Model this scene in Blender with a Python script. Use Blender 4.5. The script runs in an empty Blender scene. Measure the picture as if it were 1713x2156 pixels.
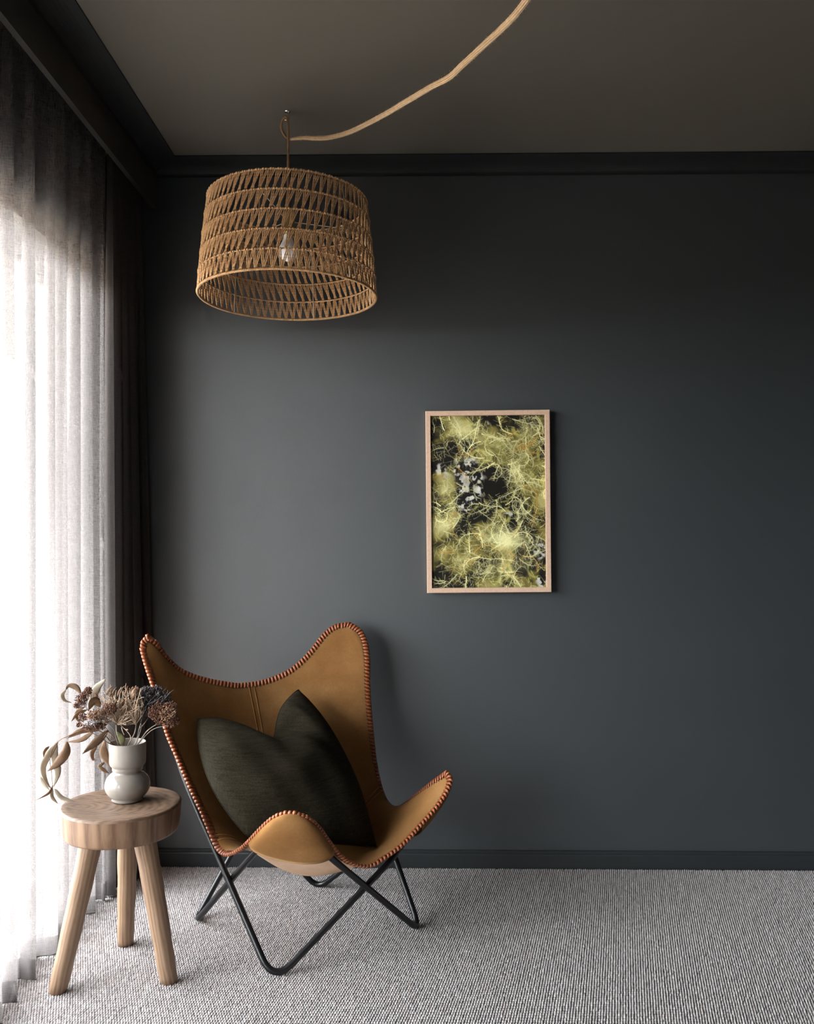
import bpy, bmesh, math, random
import numpy as np
from mathutils import Vector, Matrix

random.seed(7)
rng = np.random.default_rng(11)
scene = bpy.context.scene
C = scene.collection
PI = math.pi

# ------------------------------------------------------------------ camera
F_PX, W_PX, H_PX, HORIZON = 1800.0, 1713.0, 2156.0, 1141.0
YAW = math.radians(0.9)
CAM_Z = 1.092
cam_d = bpy.data.cameras.new('camera')
cam = bpy.data.objects.new('camera', cam_d)
C.objects.link(cam)
cam.location = (0, 0, CAM_Z)
cam.rotation_euler = (PI / 2, 0, YAW)
cam_d.sensor_fit = 'HORIZONTAL'
cam_d.sensor_width = 36.0
cam_d.lens = 36.0 * F_PX / W_PX
cam_d.shift_y = (HORIZON - H_PX / 2) / W_PX
cam_d.clip_start = 0.05
scene.camera = cam

# ------------------------------------------------------------------ light
scene.view_settings.view_transform = 'Standard'
scene.view_settings.look = 'None'
scene.view_settings.gamma = 1.0
scene.view_settings.use_curve_mapping = False
scene.view_settings.exposure = 0.0
world = bpy.data.worlds.new('sky')
scene.world = world
world.use_nodes = True
bg = world.node_tree.nodes['Background']
bg.inputs[0].default_value = (0.93, 0.965, 1.0, 1)
bg.inputs[1].default_value = 67.0
try:
    scene.cycles.max_bounces = 6
    scene.cycles.diffuse_bounces = 3
    scene.cycles.transparent_max_bounces = 12
    scene.cycles.adaptive_threshold = 0.025
except Exception:
    pass
# portal that guides the sky's light through the window opening (adds no light of its own)
pl = bpy.data.lights.new('window_portal', 'AREA')
pl.shape = 'RECTANGLE'
pl.size, pl.size_y = 1.90, 2.20
po = bpy.data.objects.new('window_portal', pl)
C.objects.link(po)
po.location = (-1.20, 1.545, 0.985)
po.rotation_euler = (0, -PI / 2, 0)
pl.cycles.is_portal = True


# ------------------------------------------------------------------ helpers
def at(px, py, Y):
    """point at world depth Y seen at photo pixel px, py"""
    xc = (px - W_PX / 2) / F_PX
    hc = (HORIZON - py) / F_PX
    dx = xc * math.cos(YAW) - math.sin(YAW)
    dy = xc * math.sin(YAW) + math.cos(YAW)
    t = Y / dy
    return Vector((dx * t, Y, CAM_Z + hc * t))


def mesh(name, verts, faces, mat, parent=None, smooth=True):
    me = bpy.data.meshes.new(name)
    me.from_pydata([tuple(v) for v in verts], [], faces)
    me.update()
    if smooth:
        me.polygons.foreach_set('use_smooth', [True] * len(me.polygons))
    return link(name, me, mat, parent)


def link(name, me, mat=None, parent=None):
    o = bpy.data.objects.new(name, me)
    if mat is not None:
        for m in (mat if isinstance(mat, (list, tuple)) else [mat]):
            me.materials.append(m)
    C.objects.link(o)
    if parent is not None:
        o.parent = parent
    return o


def empty(name, loc=(0, 0, 0)):
    o = bpy.data.objects.new(name, None)
    o.location = loc
    o.empty_display_size = 0.05
    C.objects.link(o)
    return o


def tag(o, label=None, cat=None, group=None, kind=None):
    if label: o['label'] = label
    if cat: o['category'] = cat
    if group: o['group'] = group
    if kind: o['kind'] = kind
    return o


def rel(root, pts):
    """world points -> local points of an unrotated root"""
    l = Vector(root.location)
    return [Vector(p) - l for p in pts]


class MB:
    def __init__(self):
        self.v, self.f = [], []

    def add(self, v, f):
        b = len(self.v)
        self.v += [tuple(p) for p in v]
        self.f += [tuple(i + b for i in q) for q in f]

    def box(self, x0, x1, y0, y1, z0, z1):
        v = [(x, y, z) for z in (z0, z1) for y in (y0, y1) for x in (x0, x1)]
        f = [(0, 2, 3, 1), (4, 5, 7, 6), (0, 1, 5, 4), (2, 6, 7, 3), (0, 4, 6, 2), (1, 3, 7, 5)]
        self.add(v, f)

    def tube(self, pts, radius, sides=8, closed=False, caps=True, flat=1.0, twist=0.0):
        self.add(*sweep(pts, radius, sides, closed, caps, flat, twist))

    def build(self, name, mat, parent=None, smooth=True, offset=None):
        v = self.v
        if offset is not None:
            v = [tuple(Vector(p) - Vector(offset)) for p in v]
        return mesh(name, v, self.f, mat, parent, smooth)


def frames(pts, closed=False):
    n = len(pts)
    T = []
    for i in range(n):
        if closed:
            d = pts[(i + 1) % n] - pts[i - 1]
        else:
            d = pts[min(i + 1, n - 1)] - pts[max(i - 1, 0)]
        T.append(d.normalized() if d.length > 1e-9 else Vector((0, 0, 1)))
    a = Vector((0, 0, 1)) if abs(T[0].z) < 0.9 else Vector((1, 0, 0))
    N = [(a - T[0] * a.dot(T[0])).normalized()]
    for i in range(1, n):
        q = T[i - 1].rotation_difference(T[i])
        v = q @ N[-1]
        v = (v - T[i] * v.dot(T[i])).normalized()
        N.append(v)
    return T, N


def sweep(pts, radius, sides=8, closed=False, caps=True, flat=1.0, twist=0.0):
    pts = [Vector(p) for p in pts]
    n = len(pts)
    T, N = frames(pts, closed)
    corr = 0.0
    if closed:
        q = T[-1].rotation_difference(T[0])
        v = q @ N[-1]
        corr = math.atan2(T[0].dot(v.cross(N[0])), v.dot(N[0]))
    V, Fc = [], []
    for i in range(n):
        r = radius[i] if isinstance(radius, (list, tuple)) else radius
        B = T[i].cross(N[i])
        for k in range(sides):
            a = 2 * PI * k / sides + corr * i / n + twist * i
            V.append(pts[i] + N[i] * (math.cos(a) * r) + B * (math.sin(a) * r * flat))
    for i in range(n if closed else n - 1):
        j = (i + 1) % n
        for k in range(sides):
            l = (k + 1) % sides
            Fc.append((i * sides + k, i * sides + l, j * sides + l, j * sides + k))
    if caps and not closed:
        Fc.append(tuple(range(sides - 1, -1, -1)))
        Fc.append(tuple((n - 1) * sides + k for k in range(sides)))
    return V, Fc


def spline(ctrl, n, closed=False):
    """Catmull-Rom through ctrl, resampled to n points evenly by length"""
    P = [Vector(p) for p in ctrl]
    m = len(P)
    out = []
    segs = m if closed else m - 1
    for i in range(segs):
        p1, p2 = P[i], P[(i + 1) % m]
        p0 = P[i - 1] if (closed or i > 0) else p1 * 2 - p2
        p3 = P[(i + 2) % m] if (closed or i + 2 < m) else p2 * 2 - p1
        for s in range(16):
            t = s / 16
            out.append(0.5 * ((2 * p1) + (p2 - p0) * t + (2 * p0 - 5 * p1 + 4 * p2 - p3) * t * t + (3 * p1 - p0 - 3 * p2 + p3) * t ** 3))
    if closed:
        out.append(out[0].copy())
    else:
        out.append(P[-1].copy())
    d = [0.0]
    for a, b in zip(out, out[1:]):
        d.append(d[-1] + (b - a).length)
    res, j = [], 0
    tot = d[-1]
    cnt = n if closed else n - 1
    for k in range(n):
        s = tot * k / cnt
        while j < len(d) - 2 and d[j + 1] < s:
            j += 1
        w = (s - d[j]) / max(d[j + 1] - d[j], 1e-9)
        res.append(out[j].lerp(out[j + 1], min(max(w, 0), 1)))
    return res


def lathe(profile, seg=48, closed=False):
    V, Fc = [], []
    for (r, z) in profile:
        for k in range(seg):
            a = 2 * PI * k / seg
            V.append((r * math.cos(a), r * math.sin(a), z))
    m = len(profile)
    for i in range(m if closed else m - 1):
        j = (i + 1) % m
        for k in range(seg):
            l = (k + 1) % seg
            Fc.append((i * seg + k, i * seg + l, j * seg + l, j * seg + k))
    return V, Fc


# ------------------------------------------------------------------ materials
def newmat(name):
    m = bpy.data.materials.new(name)
    m.use_nodes = True
    nt = m.node_tree
    return m, nt, nt.nodes['Principled BSDF'], nt.links


def noise_node(nt, scale, detail=4, rough=0.55, coord='Object', stretch=None):
    tc = nt.nodes.new('ShaderNodeTexCoord')
    nz = nt.nodes.new('ShaderNodeTexNoise')
    nz.inputs['Scale'].default_value = scale
    nz.inputs['Detail'].default_value = detail
    nz.inputs['Roughness'].default_value = rough
    if stretch:
        mp = nt.nodes.new('ShaderNodeMapping')
        mp.inputs['Scale'].default_value = stretch
        nt.links.new(tc.outputs[coord], mp.inputs[0])
        nt.links.new(mp.outputs[0], nz.inputs['Vector'])
    else:
        nt.links.new(tc.outputs[coord], nz.inputs['Vector'])
    return nz


def ramp(nt, src, stops):
    r = nt.nodes.new('ShaderNodeValToRGB')
    e = r.color_ramp.elements
    while len(e) < len(stops):
        e.new(0.5)
    for el, (p, c) in zip(e, stops):
        el.position = p
        el.color = (c[0], c[1], c[2], 1)
    nt.links.new(src, r.inputs[0])
    return r


def simple(name, c0, c1, scale=20, rough=0.6, bump=0.0, bscale=None, spec=0.4, metal=0.0, stretch=None, detail=4, sheen=0.0, bdist=0.002):
    m, nt, p, L = newmat(name)
    nz = noise_node(nt, scale, detail, stretch=stretch)
    r = ramp(nt, nz.outputs[0], [(0.3, c0), (0.7, c1)])
    L.new(r.outputs[0], p.inputs['Base Color'])
    p.inputs['Roughness'].default_value = rough
    p.inputs['Specular IOR Level'].default_value = spec
    p.inputs['Metallic'].default_value = metal
    if sheen:
        p.inputs['Sheen Weight'].default_value = sheen
        p.inputs['Sheen Roughness'].default_value = 0.5
    if bump:
        b = nt.nodes.new('ShaderNodeBump')
        b.inputs['Strength'].default_value = bump
        b.inputs['Distance'].default_value = bdist
        n2 = noise_node(nt, bscale or scale * 4, 3)
        L.new(n2.outputs[0], b.inputs['Height'])
        L.new(b.outputs[0], p.inputs['Normal'])
    return m


M = {}
M['wall'] = simple('charcoal_wall_paint', (0.020, 0.0255, 0.0290), (0.024, 0.0295, 0.0330), 1.5, 0.49, 0.2, 260, 0.5, bdist=0.0008)
M['wall'].node_tree.nodes['Principled BSDF'].inputs['IOR'].default_value = 1.95
M['ceil'] = simple('charcoal_ceiling_paint', (0.105, 0.094, 0.080), (0.115, 0.103, 0.088), 1.5, 0.7, 0.15, 200, 0.3, bdist=0.001)
M['trim'] = simple('charcoal_trim_paint', (0.014, 0.015, 0.016), (0.017, 0.018, 0.019), 3, 0.6, 0.05, 60, 0.25)
M['skirting'] = simple('charcoal_skirting_paint', (0.019, 0.022, 0.024), (0.023, 0.026, 0.028), 3, 0.5, 0.05, 60, 0.45)
M['pelmet'] = simple('pelmet_paint', (0.035, 0.032, 0.028), (0.042, 0.038, 0.033), 3, 0.5, 0.05, 60, 0.4)
M['under'] = simple('carpet_backing', (0.13, 0.12, 0.115), (0.17, 0.155, 0.15), 30, 0.9, 0.1, 300, 0.1)
M['concrete'] = simple('terrace_paving', (0.26, 0.235, 0.21), (0.31, 0.285, 0.255), 2, 0.8, 0.2, 30, 0.3)
M['soil'] = simple('garden_ground_earth', (0.12, 0.09, 0.06), (0.18, 0.14, 0.10), 1, 0.9, 0.2, 10, 0.1)
M['added_eave'] = simple('added_eave_lining', (0.10, 0.09, 0.08), (0.13, 0.12, 0.11), 2, 0.8, 0.1, 30, 0.2)  # lining of the unseen eave added against the high sky
M['alu'] = simple('window_frame_paint', (0.05, 0.05, 0.05), (0.06, 0.06, 0.06), 8, 0.4, 0.05, 60, 0.5)
M['black'] = simple('black_powder_coat', (0.006, 0.006, 0.007), (0.009, 0.009, 0.010), 40, 0.30, 0.05, 400, 0.35)
M['chrome'] = simple('steel', (0.6, 0.58, 0.55), (0.7, 0.68, 0.64), 30, 0.25, 0.0, metal=1.0)
M['brass'] = simple('brass_lamp_holder', (0.45, 0.32, 0.13), (0.55, 0.4, 0.17), 30, 0.35, 0.0, metal=0.9)
M['bulb'] = simple('opal_bulb', (0.82, 0.8, 0.84), (0.86, 0.84, 0.87), 10, 0.25, 0.0, spec=0.5)
M['wire'] = simple('cream_wire', (0.5, 0.42, 0.32), (0.58, 0.5, 0.38), 30, 0.5)


def jute(name, c0, c1, c2):
    m, nt, p, L = newmat(name)
    nz = noise_node(nt, 60, 5, 0.65)
    r = ramp(nt, nz.outputs[0], [(0.28, c0), (0.52, c1), (0.78, c2)])
    L.new(r.outputs[0], p.inputs['Base Color'])
    p.inputs['Roughness'].default_value = 0.85
    p.inputs['Specular IOR Level'].default_value = 0.15
    p.inputs['Sheen Weight'].default_value = 0.15
    b = nt.nodes.new('ShaderNodeBump')
    b.inputs['Strength'].default_value = 0.5
    b.inputs['Distance'].default_value = 0.001
    n2 = noise_node(nt, 900, 2)
    L.new(n2.outputs[0], b.inputs['Height'])
    L.new(b.outputs[0], p.inputs['Normal'])
    return m


M['rope'] = jute('woven_paper_rope', (0.42, 0.235, 0.105), (0.56, 0.335, 0.165), (0.68, 0.44, 0.235))
M['jute'] = jute('jute_swag_rope', (0.46, 0.31, 0.17), (0.56, 0.39, 0.23), (0.66, 0.49, 0.31))
M['cord'] = jute('brown_jute_cord', (0.20, 0.11, 0.055), (0.26, 0.15, 0.075), (0.33, 0.20, 0.10))

# suede: blotchy nap, two sides
def suede(name, a, b, c):
    m, nt, p, L = newmat(name)
    n1 = noise_node(nt, 7, 5, 0.6)
    n2 = noise_node(nt, 160, 3, 0.6)
    mx = nt.nodes.new('ShaderNodeMath'); mx.operation = 'MULTIPLY_ADD'
    L.new(n2.outputs[0], mx.inputs[0]); mx.inputs[1].default_value = 0.25
    L.new(n1.outputs[0], mx.inputs[2])
    r = ramp(nt, mx.outputs[0], [(0.42, a), (0.62, b), (0.85, c)])
    L.new(r.outputs[0], p.inputs['Base Color'])
    p.inputs['Roughness'].default_value = 0.9
    p.inputs['Specular IOR Level'].default_value = 0.15
    p.inputs['Sheen Weight'].default_value = 0.25
    p.inputs['Sheen Roughness'].default_value = 0.4
    p.inputs['Sheen Tint'].default_value = (0.8, 0.5, 0.25, 1)
    bp = nt.nodes.new('ShaderNodeBump')
    bp.inputs['Strength'].default_value = 0.3
    bp.inputs['Distance'].default_value = 0.0008
    L.new(n2.outputs[0], bp.inputs['Height'])
    L.new(bp.outputs[0], p.inputs['Normal'])
    return m


M['suede'] = suede('tan_suede', (0.165, 0.074, 0.021), (0.205, 0.097, 0.031), (0.26, 0.135, 0.05))
M['suede_back'] = suede('pink_suede_underside', (0.42, 0.27, 0.19), (0.48, 0.32, 0.23), (0.54, 0.37, 0.28))
M['lace'] = simple('saddle_leather_lace', (0.19, 0.048, 0.016), (0.30, 0.085, 0.03), 45, 0.38, 0.2, 300, 0.5)
M['hole'] = simple('dark_hole_disc', (0.02, 0.012, 0.008), (0.025, 0.015, 0.01), 20, 0.9)  # dark colour paints the shade inside the lacing holes
M['seam'] = simple('suede_seam', (0.27, 0.125, 0.04), (0.34, 0.17, 0.06), 50, 0.85, 0.2, 500, 0.15)


def linen(name, a, b, scale=1.0, transl=None):
    """plain weave: fine warp and weft slubs in object space"""
    m, nt, p, L = newmat(name)
    w1 = noise_node(nt, 1.0, 3, 0.6, stretch=(700 * scale, 700 * scale, 45 * scale))
    w2 = noise_node(nt, 1.0, 3, 0.6, stretch=(50 * scale, 50 * scale, 800 * scale))
    ad = nt.nodes.new('ShaderNodeMath'); ad.operation = 'ADD'
    L.new(w1.outputs[0], ad.inputs[0]); L.new(w2.outputs[0], ad.inputs[1])
    hf = nt.nodes.new('ShaderNodeMath'); hf.operation = 'MULTIPLY'; hf.inputs[1].default_value = 0.5
    L.new(ad.outputs[0], hf.inputs[0])
    r = ramp(nt, hf.outputs[0], [(0.36, a), (0.64, b)])
    return m, nt, p, L, hf, r


m, nt, p, L, hf, r = linen('olive_linen', (0.0085, 0.0069, 0.0042), (0.027, 0.0222, 0.0140), 0.5)
L.new(r.outputs[0], p.inputs['Base Color'])
p.inputs['Roughness'].default_value = 0.9
p.inputs['Specular IOR Level'].default_value = 0.06
p.inputs['Sheen Weight'].default_value = 0.0
bp = nt.nodes.new('ShaderNodeBump'); bp.inputs['Strength'].default_value = 0.5; bp.inputs['Distance'].default_value = 0.0012
L.new(hf.outputs[0], bp.inputs['Height']); L.new(bp.outputs[0], p.inputs['Normal'])
M['cushion'] = m

# sheer curtain: part of the light passes straight between the threads, part is scattered by them
def sheer(name, a, b, open_frac):
    m, nt, p, L, hf, r = linen(name, a, b)
    nt.nodes.remove(p)
    out = nt.nodes['Material Output']
    di = nt.nodes.new('ShaderNodeBsdfDiffuse'); tl = nt.nodes.new('ShaderNodeBsdfTranslucent'); tr = nt.nodes.new('ShaderNodeBsdfTransparent')
    L.new(r.outputs[0], di.inputs[0]); L.new(r.outputs[0], tl.inputs[0])
    m1 = nt.nodes.new('ShaderNodeMixShader'); m1.inputs[0].default_value = 0.55
    L.new(di.outputs[0], m1.inputs[1]); L.new(tl.outputs[0], m1.inputs[2])
    m2 = nt.nodes.new('ShaderNodeMixShader')
    rr = ramp(nt, hf.outputs[0], [(0.34, (open_frac * 1.3,) * 3), (0.66, (open_frac * 0.7,) * 3)])
    L.new(rr.outputs[0], m2.inputs[0])
    L.new(m1.outputs[0], m2.inputs[1]); L.new(tr.outputs[0], m2.inputs[2])
    L.new(m2.outputs[0], out.inputs[0])
    return m


M['sheer'] = sheer('sheer_linen', (0.255, 0.23, 0.226), (0.325, 0.30, 0.296), 0.42)
M['hem'] = sheer('sheer_linen_hem', (0.255, 0.23, 0.226), (0.325, 0.30, 0.296), 0.2)
M['shaded_curtain'] = sheer('shaded_curtain_linen', (0.10, 0.088, 0.085), (0.15, 0.133, 0.128), 0.015)  # darker, denser copy of the curtain linen; shade painted into its colour
M['hem_edge'] = simple('hem_overlock', (0.08, 0.075, 0.07), (0.12, 0.11, 0.1), 200, 0.9)

# window glass: thin pane
m, nt, p, L = newmat('window_glass')
nt.nodes.remove(p)
tr = nt.nodes.new('ShaderNodeBsdfTransparent'); tr.inputs[0].default_value = (0.93, 0.95, 0.94, 1)
gl = nt.nodes.new('ShaderNodeBsdfGlossy'); gl.inputs['Roughness'].default_value = 0.02
mx = nt.nodes.new('ShaderNodeMixShader'); mx.inputs[0].default_value = 0.06
L.new(tr.outputs[0], mx.inputs[1]); L.new(gl.outputs[0], mx.inputs[2]); L.new(mx.outputs[0], nt.nodes['Material Output'].inputs[0])
M['glass'] = m


def wood(name, cols, scale, stretch, ring=None, rough=0.5, dist=2.0, wamt=0.45):
    m, nt, p, L = newmat(name)
    tc = nt.nodes.new('ShaderNodeTexCoord')
    mp = nt.nodes.new('ShaderNodeMapping'); mp.inputs['Scale'].default_value = stretch
    if ring:
        mp.inputs['Location'].default_value = ring
    L.new(tc.outputs['Object'], mp.inputs[0])
    wv = nt.nodes.new('ShaderNodeTexWave')
    wv.wave_type = 'RINGS' if ring else 'BANDS'
    if ring:
        wv.rings_direction = 'Z'
    wv.inputs['Scale'].default_value = scale
    wv.inputs['Distortion'].default_value = dist
    wv.inputs['Detail'].default_value = 4
    wv.inputs['Detail Scale'].default_value = 1.2
    L.new(mp.outputs[0], wv.inputs['Vector'])
    nz = noise_node(nt, 1.0, 5, 0.65, stretch=tuple(s * 9 for s in stretch))
    ad = nt.nodes.new('ShaderNodeMath'); ad.operation = 'MULTIPLY_ADD'; ad.inputs[1].default_value = wamt
    L.new(wv.outputs[0], ad.inputs[0])
    L.new(nz.outputs[0], ad.inputs[2])
    r = ramp(nt, ad.outputs[0], [(0.3 - 0.05 * (wamt < 0.4), cols[0]), (0.4 + wamt * 0.45, cols[1]), (0.62 + wamt * 0.65, cols[2])])
    L.new(r.outputs[0], p.inputs['Base Color'])
    p.inputs['Roughness'].default_value = rough
    p.inputs['Specular IOR Level'].default_value = 0.3
    b = nt.nodes.new('ShaderNodeBump'); b.inputs['Strength'].default_value = 0.25; b.inputs['Distance'].default_value = 0.0015
    L.new(ad.outputs[0], b.inputs['Height']); L.new(b.outputs[0], p.inputs['Normal'])
    return m


M['stool_top'] = wood('suar_wood_slab', [(0.045, 0.024, 0.014), (0.108, 0.066, 0.043), (0.165, 0.107, 0.070)], 4.5, (3.2, 5.0, 1.0), (0.30, 0.12, 0), 0.5, 6.0, 0.30)
M['stool_side'] = wood('suar_wood_edge', [(0.042, 0.019, 0.011), (0.13, 0.072, 0.041), (0.20, 0.122, 0.074)], 0.9, (9, 9, 0.5), None, 0.5, 7.0, 0.34)
M['stool_leg'] = wood('teak_leg', [(0.10, 0.056, 0.031), (0.188, 0.114, 0.069), (0.255, 0.166, 0.106)], 4.0, (9, 9, 0.6), None, 0.5, 6.0, 0.30)
M['frame_wood'] = wood('oak_frame', [(0.46, 0.29, 0.20), (0.54, 0.36, 0.26), (0.60, 0.42, 0.31)], 4.0, (12, 12, 12), None, 0.5, 3.0, 0.12)
M['vase'] = simple('cream_glaze', (0.215, 0.19, 0.166), (0.25, 0.223, 0.197), 6, 0.10, 0.0, spec=0.5)
M['vase_matte'] = simple('cream_bisque', (0.235, 0.207, 0.18), (0.27, 0.238, 0.21), 14, 0.5, 0.1, 200, 0.35)
M['vase_in'] = simple('vase_inside', (0.4, 0.36, 0.33), (0.45, 0.4, 0.37), 14, 0.4)


def leafmat(name, a, b, c):
    m, nt, p, L = newmat(name)
    nz = noise_node(nt, 38, 4, 0.6)
    r = ramp(nt, nz.outputs[0], [(0.3, a), (0.52, b), (0.75, c)])
    L.new(r.outputs[0], p.inputs['Base Color'])
    p.inputs['Roughness'].default_value = 0.6
    p.inputs['Specular IOR Level'].default_value = 0.3
    out = nt.nodes['Material Output']
    tl = nt.nodes.new('ShaderNodeBsdfTranslucent')
    L.new(r.outputs[0], tl.inputs[0])
    mx = nt.nodes.new('ShaderNodeMixShader'); mx.inputs[0].default_value = 0.35
    L.new(p.outputs[0], mx.inputs[1]); L.new(tl.outputs[0], mx.inputs[2]); L.new(mx.outputs[0], out.inputs[0])
    return m


M['leaf_tan'] = leafmat('dried_leaf_tan', (0.195, 0.113, 0.064), (0.265, 0.168, 0.104), (0.33, 0.225, 0.15))
M['leaf_brown'] = leafmat('dried_leaf_brown', (0.135, 0.08, 0.043), (0.185, 0.115, 0.067), (0.24, 0.165, 0.10))
M['leaf_pale'] = leafmat('dried_leaf_pale', (0.29, 0.24, 0.175), (0.36, 0.305, 0.235), (0.43, 0.375, 0.30))
M['leaf_green'] = leafmat('dried_leaf_green', (0.14, 0.14, 0.06), (0.25, 0.24, 0.12), (0.40, 0.37, 0.22))
M['twig'] = simple('brown_twig', (0.10, 0.05, 0.03), (0.2, 0.11, 0.07), 60, 0.8)
M['stem_pale'] = simple('pale_dry_stem', (0.17, 0.135, 0.108), (0.29, 0.24, 0.195), 60, 0.8)
M['fl_brown'] = simple('brown_seed_heads', (0.055, 0.021, 0.012), (0.155, 0.066, 0.036), 90, 0.85)
M['fl_tan'] = simple('tan_seed_heads', (0.14, 0.067, 0.034), (0.26, 0.155, 0.092), 90, 0.85)
M['fl_lilac'] = simple('bleached_seed_heads', (0.30, 0.26, 0.26), (0.45, 0.41, 0.41), 90, 0.85)
M['fl_straw'] = simple('straw_florets', (0.22, 0.148, 0.095), (0.37, 0.275, 0.195), 80, 0.8)
M['fl_blue'] = simple('smoky_florets', (0.035, 0.026, 0.026), (0.12, 0.105, 0.108), 110, 0.85)


def attr_mat(name, attr, rough=0.9, spec=0.1):
    m, nt, p, L = newmat(name)
    a = nt.nodes.new('ShaderNodeAttribute'); a.attribute_name = attr
    L.new(a.outputs['Color'], p.inputs['Base Color'])
    p.inputs['Roughness'].default_value = rough
    p.inputs['Specular IOR Level'].default_value = spec
    return m


# ------------------------------------------------------------------ room shell
WALL_Y, CEIL = 2.87, 2.357
XL, XR, YF = -1.03, 2.60, -2.2       # left wall face, right wall face, wall behind the camera
WIN = (0.45, 2.64, 0.04, 1.93)       # window opening y0 y1 z0 z1


def struct(o):
    o['kind'] = 'structure'
    return o


b = MB(); b.box(XL - 0.2, XR + 0.1, YF - 0.1, WALL_Y + 0.1, -0.12, 0.0); struct(b.build('floor', M['under'], smooth=False))
b = MB(); b.box(XL - 0.2, XR + 0.1, YF - 0.1, WALL_Y + 0.1, CEIL, CEIL + 0.1); struct(b.build('ceiling', M['ceil'], smooth=False))
b = MB(); b.box(XL - 0.2, XR + 0.1, WALL_Y, WALL_Y + 0.1, 0.0, CEIL); struct(b.build('wall_back', M['wall'], smooth=False))
b = MB(); b.box(XR, XR + 0.1, YF, WALL_Y, 0.0, CEIL); struct(b.build('wall_right', M['wall'], smooth=False))
b = MB(); b.box(XL - 0.2, XR + 0.1, YF - 0.1, YF, 0.0, CEIL); struct(b.build('wall_front', M['wall'], smooth=False))
b = MB()
b.box(XL - 0.2, XL, YF, WIN[0], 0, CEIL)
b.box(XL - 0.2, XL, WIN[1], WALL_Y, 0, CEIL)
b.box(XL - 0.2, XL, WIN[0], WIN[1], WIN[3], CEIL)
b.box(XL - 0.2, XL, WIN[0], WIN[1], 0, WIN[2])
struct(b.build('wall_left', M['wall'], smooth=False))


def cove(name, p0, p1, out, width, drop, mat):
    """quarter-round cornice between the ceiling and a wall; out = direction into the room"""
    prof = [(0.0, -drop - 0.006), (0.004, -drop - 0.006), (0.004, -drop)]
    for i in range(11):
        a = i / 10 * PI / 2
        prof.append((0.004 + (width - 0.004) * (1 - math.cos(a)), -drop + (drop - 0.004) * math.sin(a)))
    prof += [(width, 0.0), (0.0, 0.0)]
    V, Fc = [], []
    for P in (p0, p1):
        for (u, w) in prof:
            V.append(Vector(P) + Vector(out) * u + Vector((0, 0, w)))
    n = len(prof)
    for k in range(n):
        l = (k + 1) % n
        Fc.append((k, l, n + l, n + k))
    Fc.append(tuple(range(n))); Fc.append(tuple(range(2 * n - 1, n - 1, -1)))
    return struct(mesh(name, V, Fc, mat, None, False))


PEL_X, PEL_T, PEL_Z = -0.889, 0.016, 2.216
cove('trim_1', (PEL_X, WALL_Y, CEIL), (XR, WALL_Y, CEIL), (0, -1, 0), 0.085, 0.032, M['trim'])
cove('trim_2', (PEL_X, YF, CEIL), (PEL_X, WALL_Y - 0.02, CEIL), (1, 0, 0), 0.085, 0.032, M['trim'])
b = MB(); b.box(PEL_X - PEL_T, PEL_X, YF, WALL_Y, PEL_Z, CEIL); struct(b.build('trim_3', M['pelmet'], smooth=False))


def skirting(name, p0, p1, out):
    prof = [(0, 0), (0.014, 0), (0.014, 0.046), (0.0125, 0.050), (0.009, 0.0525), (0.009, 0.057), (0.006, 0.060), (0, 0.060)]
    V, Fc = [], []
    for P in (p0, p1):
        for (u, w) in prof:
            V.append(Vector(P) + Vector(out) * u + Vector((0, 0, w)))
    n = len(prof)
    for k in range(n):
        l = (k + 1) % n
        Fc.append((k, l, n + l, n + k))
    Fc.append(tuple(range(n))); Fc.append(tuple(range(2 * n - 1, n - 1, -1)))
    return struct(mesh(name, V, Fc, M['skirting'], None, False))


skirting('baseboard_back', (XL, WALL_Y, 0), (XR, WALL_Y, 0), (0, -1, 0))
skirting('baseboard_right', (XR, YF, 0), (XR, WALL_Y, 0), (-1, 0, 0))

# window: fixed frame with three tall panes
wroot = struct(empty('window_1', (XL - 0.12, 0.45, 0)))
y0, y1, z0, z1 = WIN
b = MB()
fx0, fx1, fw = XL - 0.16, XL - 0.10, 0.05
b.box(fx0, fx1, y0, y1, z0, z0 + fw); b.box(fx0, fx1, y0, y1, z1 - fw, z1)
b.box(fx0, fx1, y0, y0 + fw, z0 + fw, z1 - fw); b.box(fx0, fx1, y1 - fw, y1, z0 + fw, z1 - fw)
b.build('window_frame', M['alu'], wroot, False, wroot.location)
n_p = 2
pw = (y1 - y0 - 2 * fw) / n_p
for i in range(n_p):
    ya, yb = y0 + fw + i * pw, y0 + fw + (i + 1) * pw
    if i:
        b = MB(); b.box(fx0, fx1, ya - 0.02, ya + 0.02, z0 + fw, z1 - fw); b.build('mullion', M['alu'], wroot, False, wroot.location)
    b = MB(); b.add([(XL - 0.13, ya, z0 + fw), (XL - 0.13, yb, z0 + fw), (XL - 0.13, yb, z1 - fw), (XL - 0.13, ya, z1 - fw)], [(0, 1, 2, 3)])
    b.build('pane', M['glass'], wroot, False, wroot.location)
# terrace outside
b = MB(); b.box(-3.4, XL - 0.2, -12, 14, -0.2, -0.06); struct(b.build('terrace', M['concrete'], smooth=False))
b = MB(); b.box(-2.7, XL - 0.2, -6, 8, 2.30, 2.42); struct(b.build('added_eave', M['added_eave'], smooth=False))  # added unseen roof edge; blocks high sky so daylight enters lower
b = MB(); b.box(-60, -3.4, -60, 60, -0.3, -0.10); struct(b.build('garden_ground', M['soil'], smooth=False))

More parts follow.
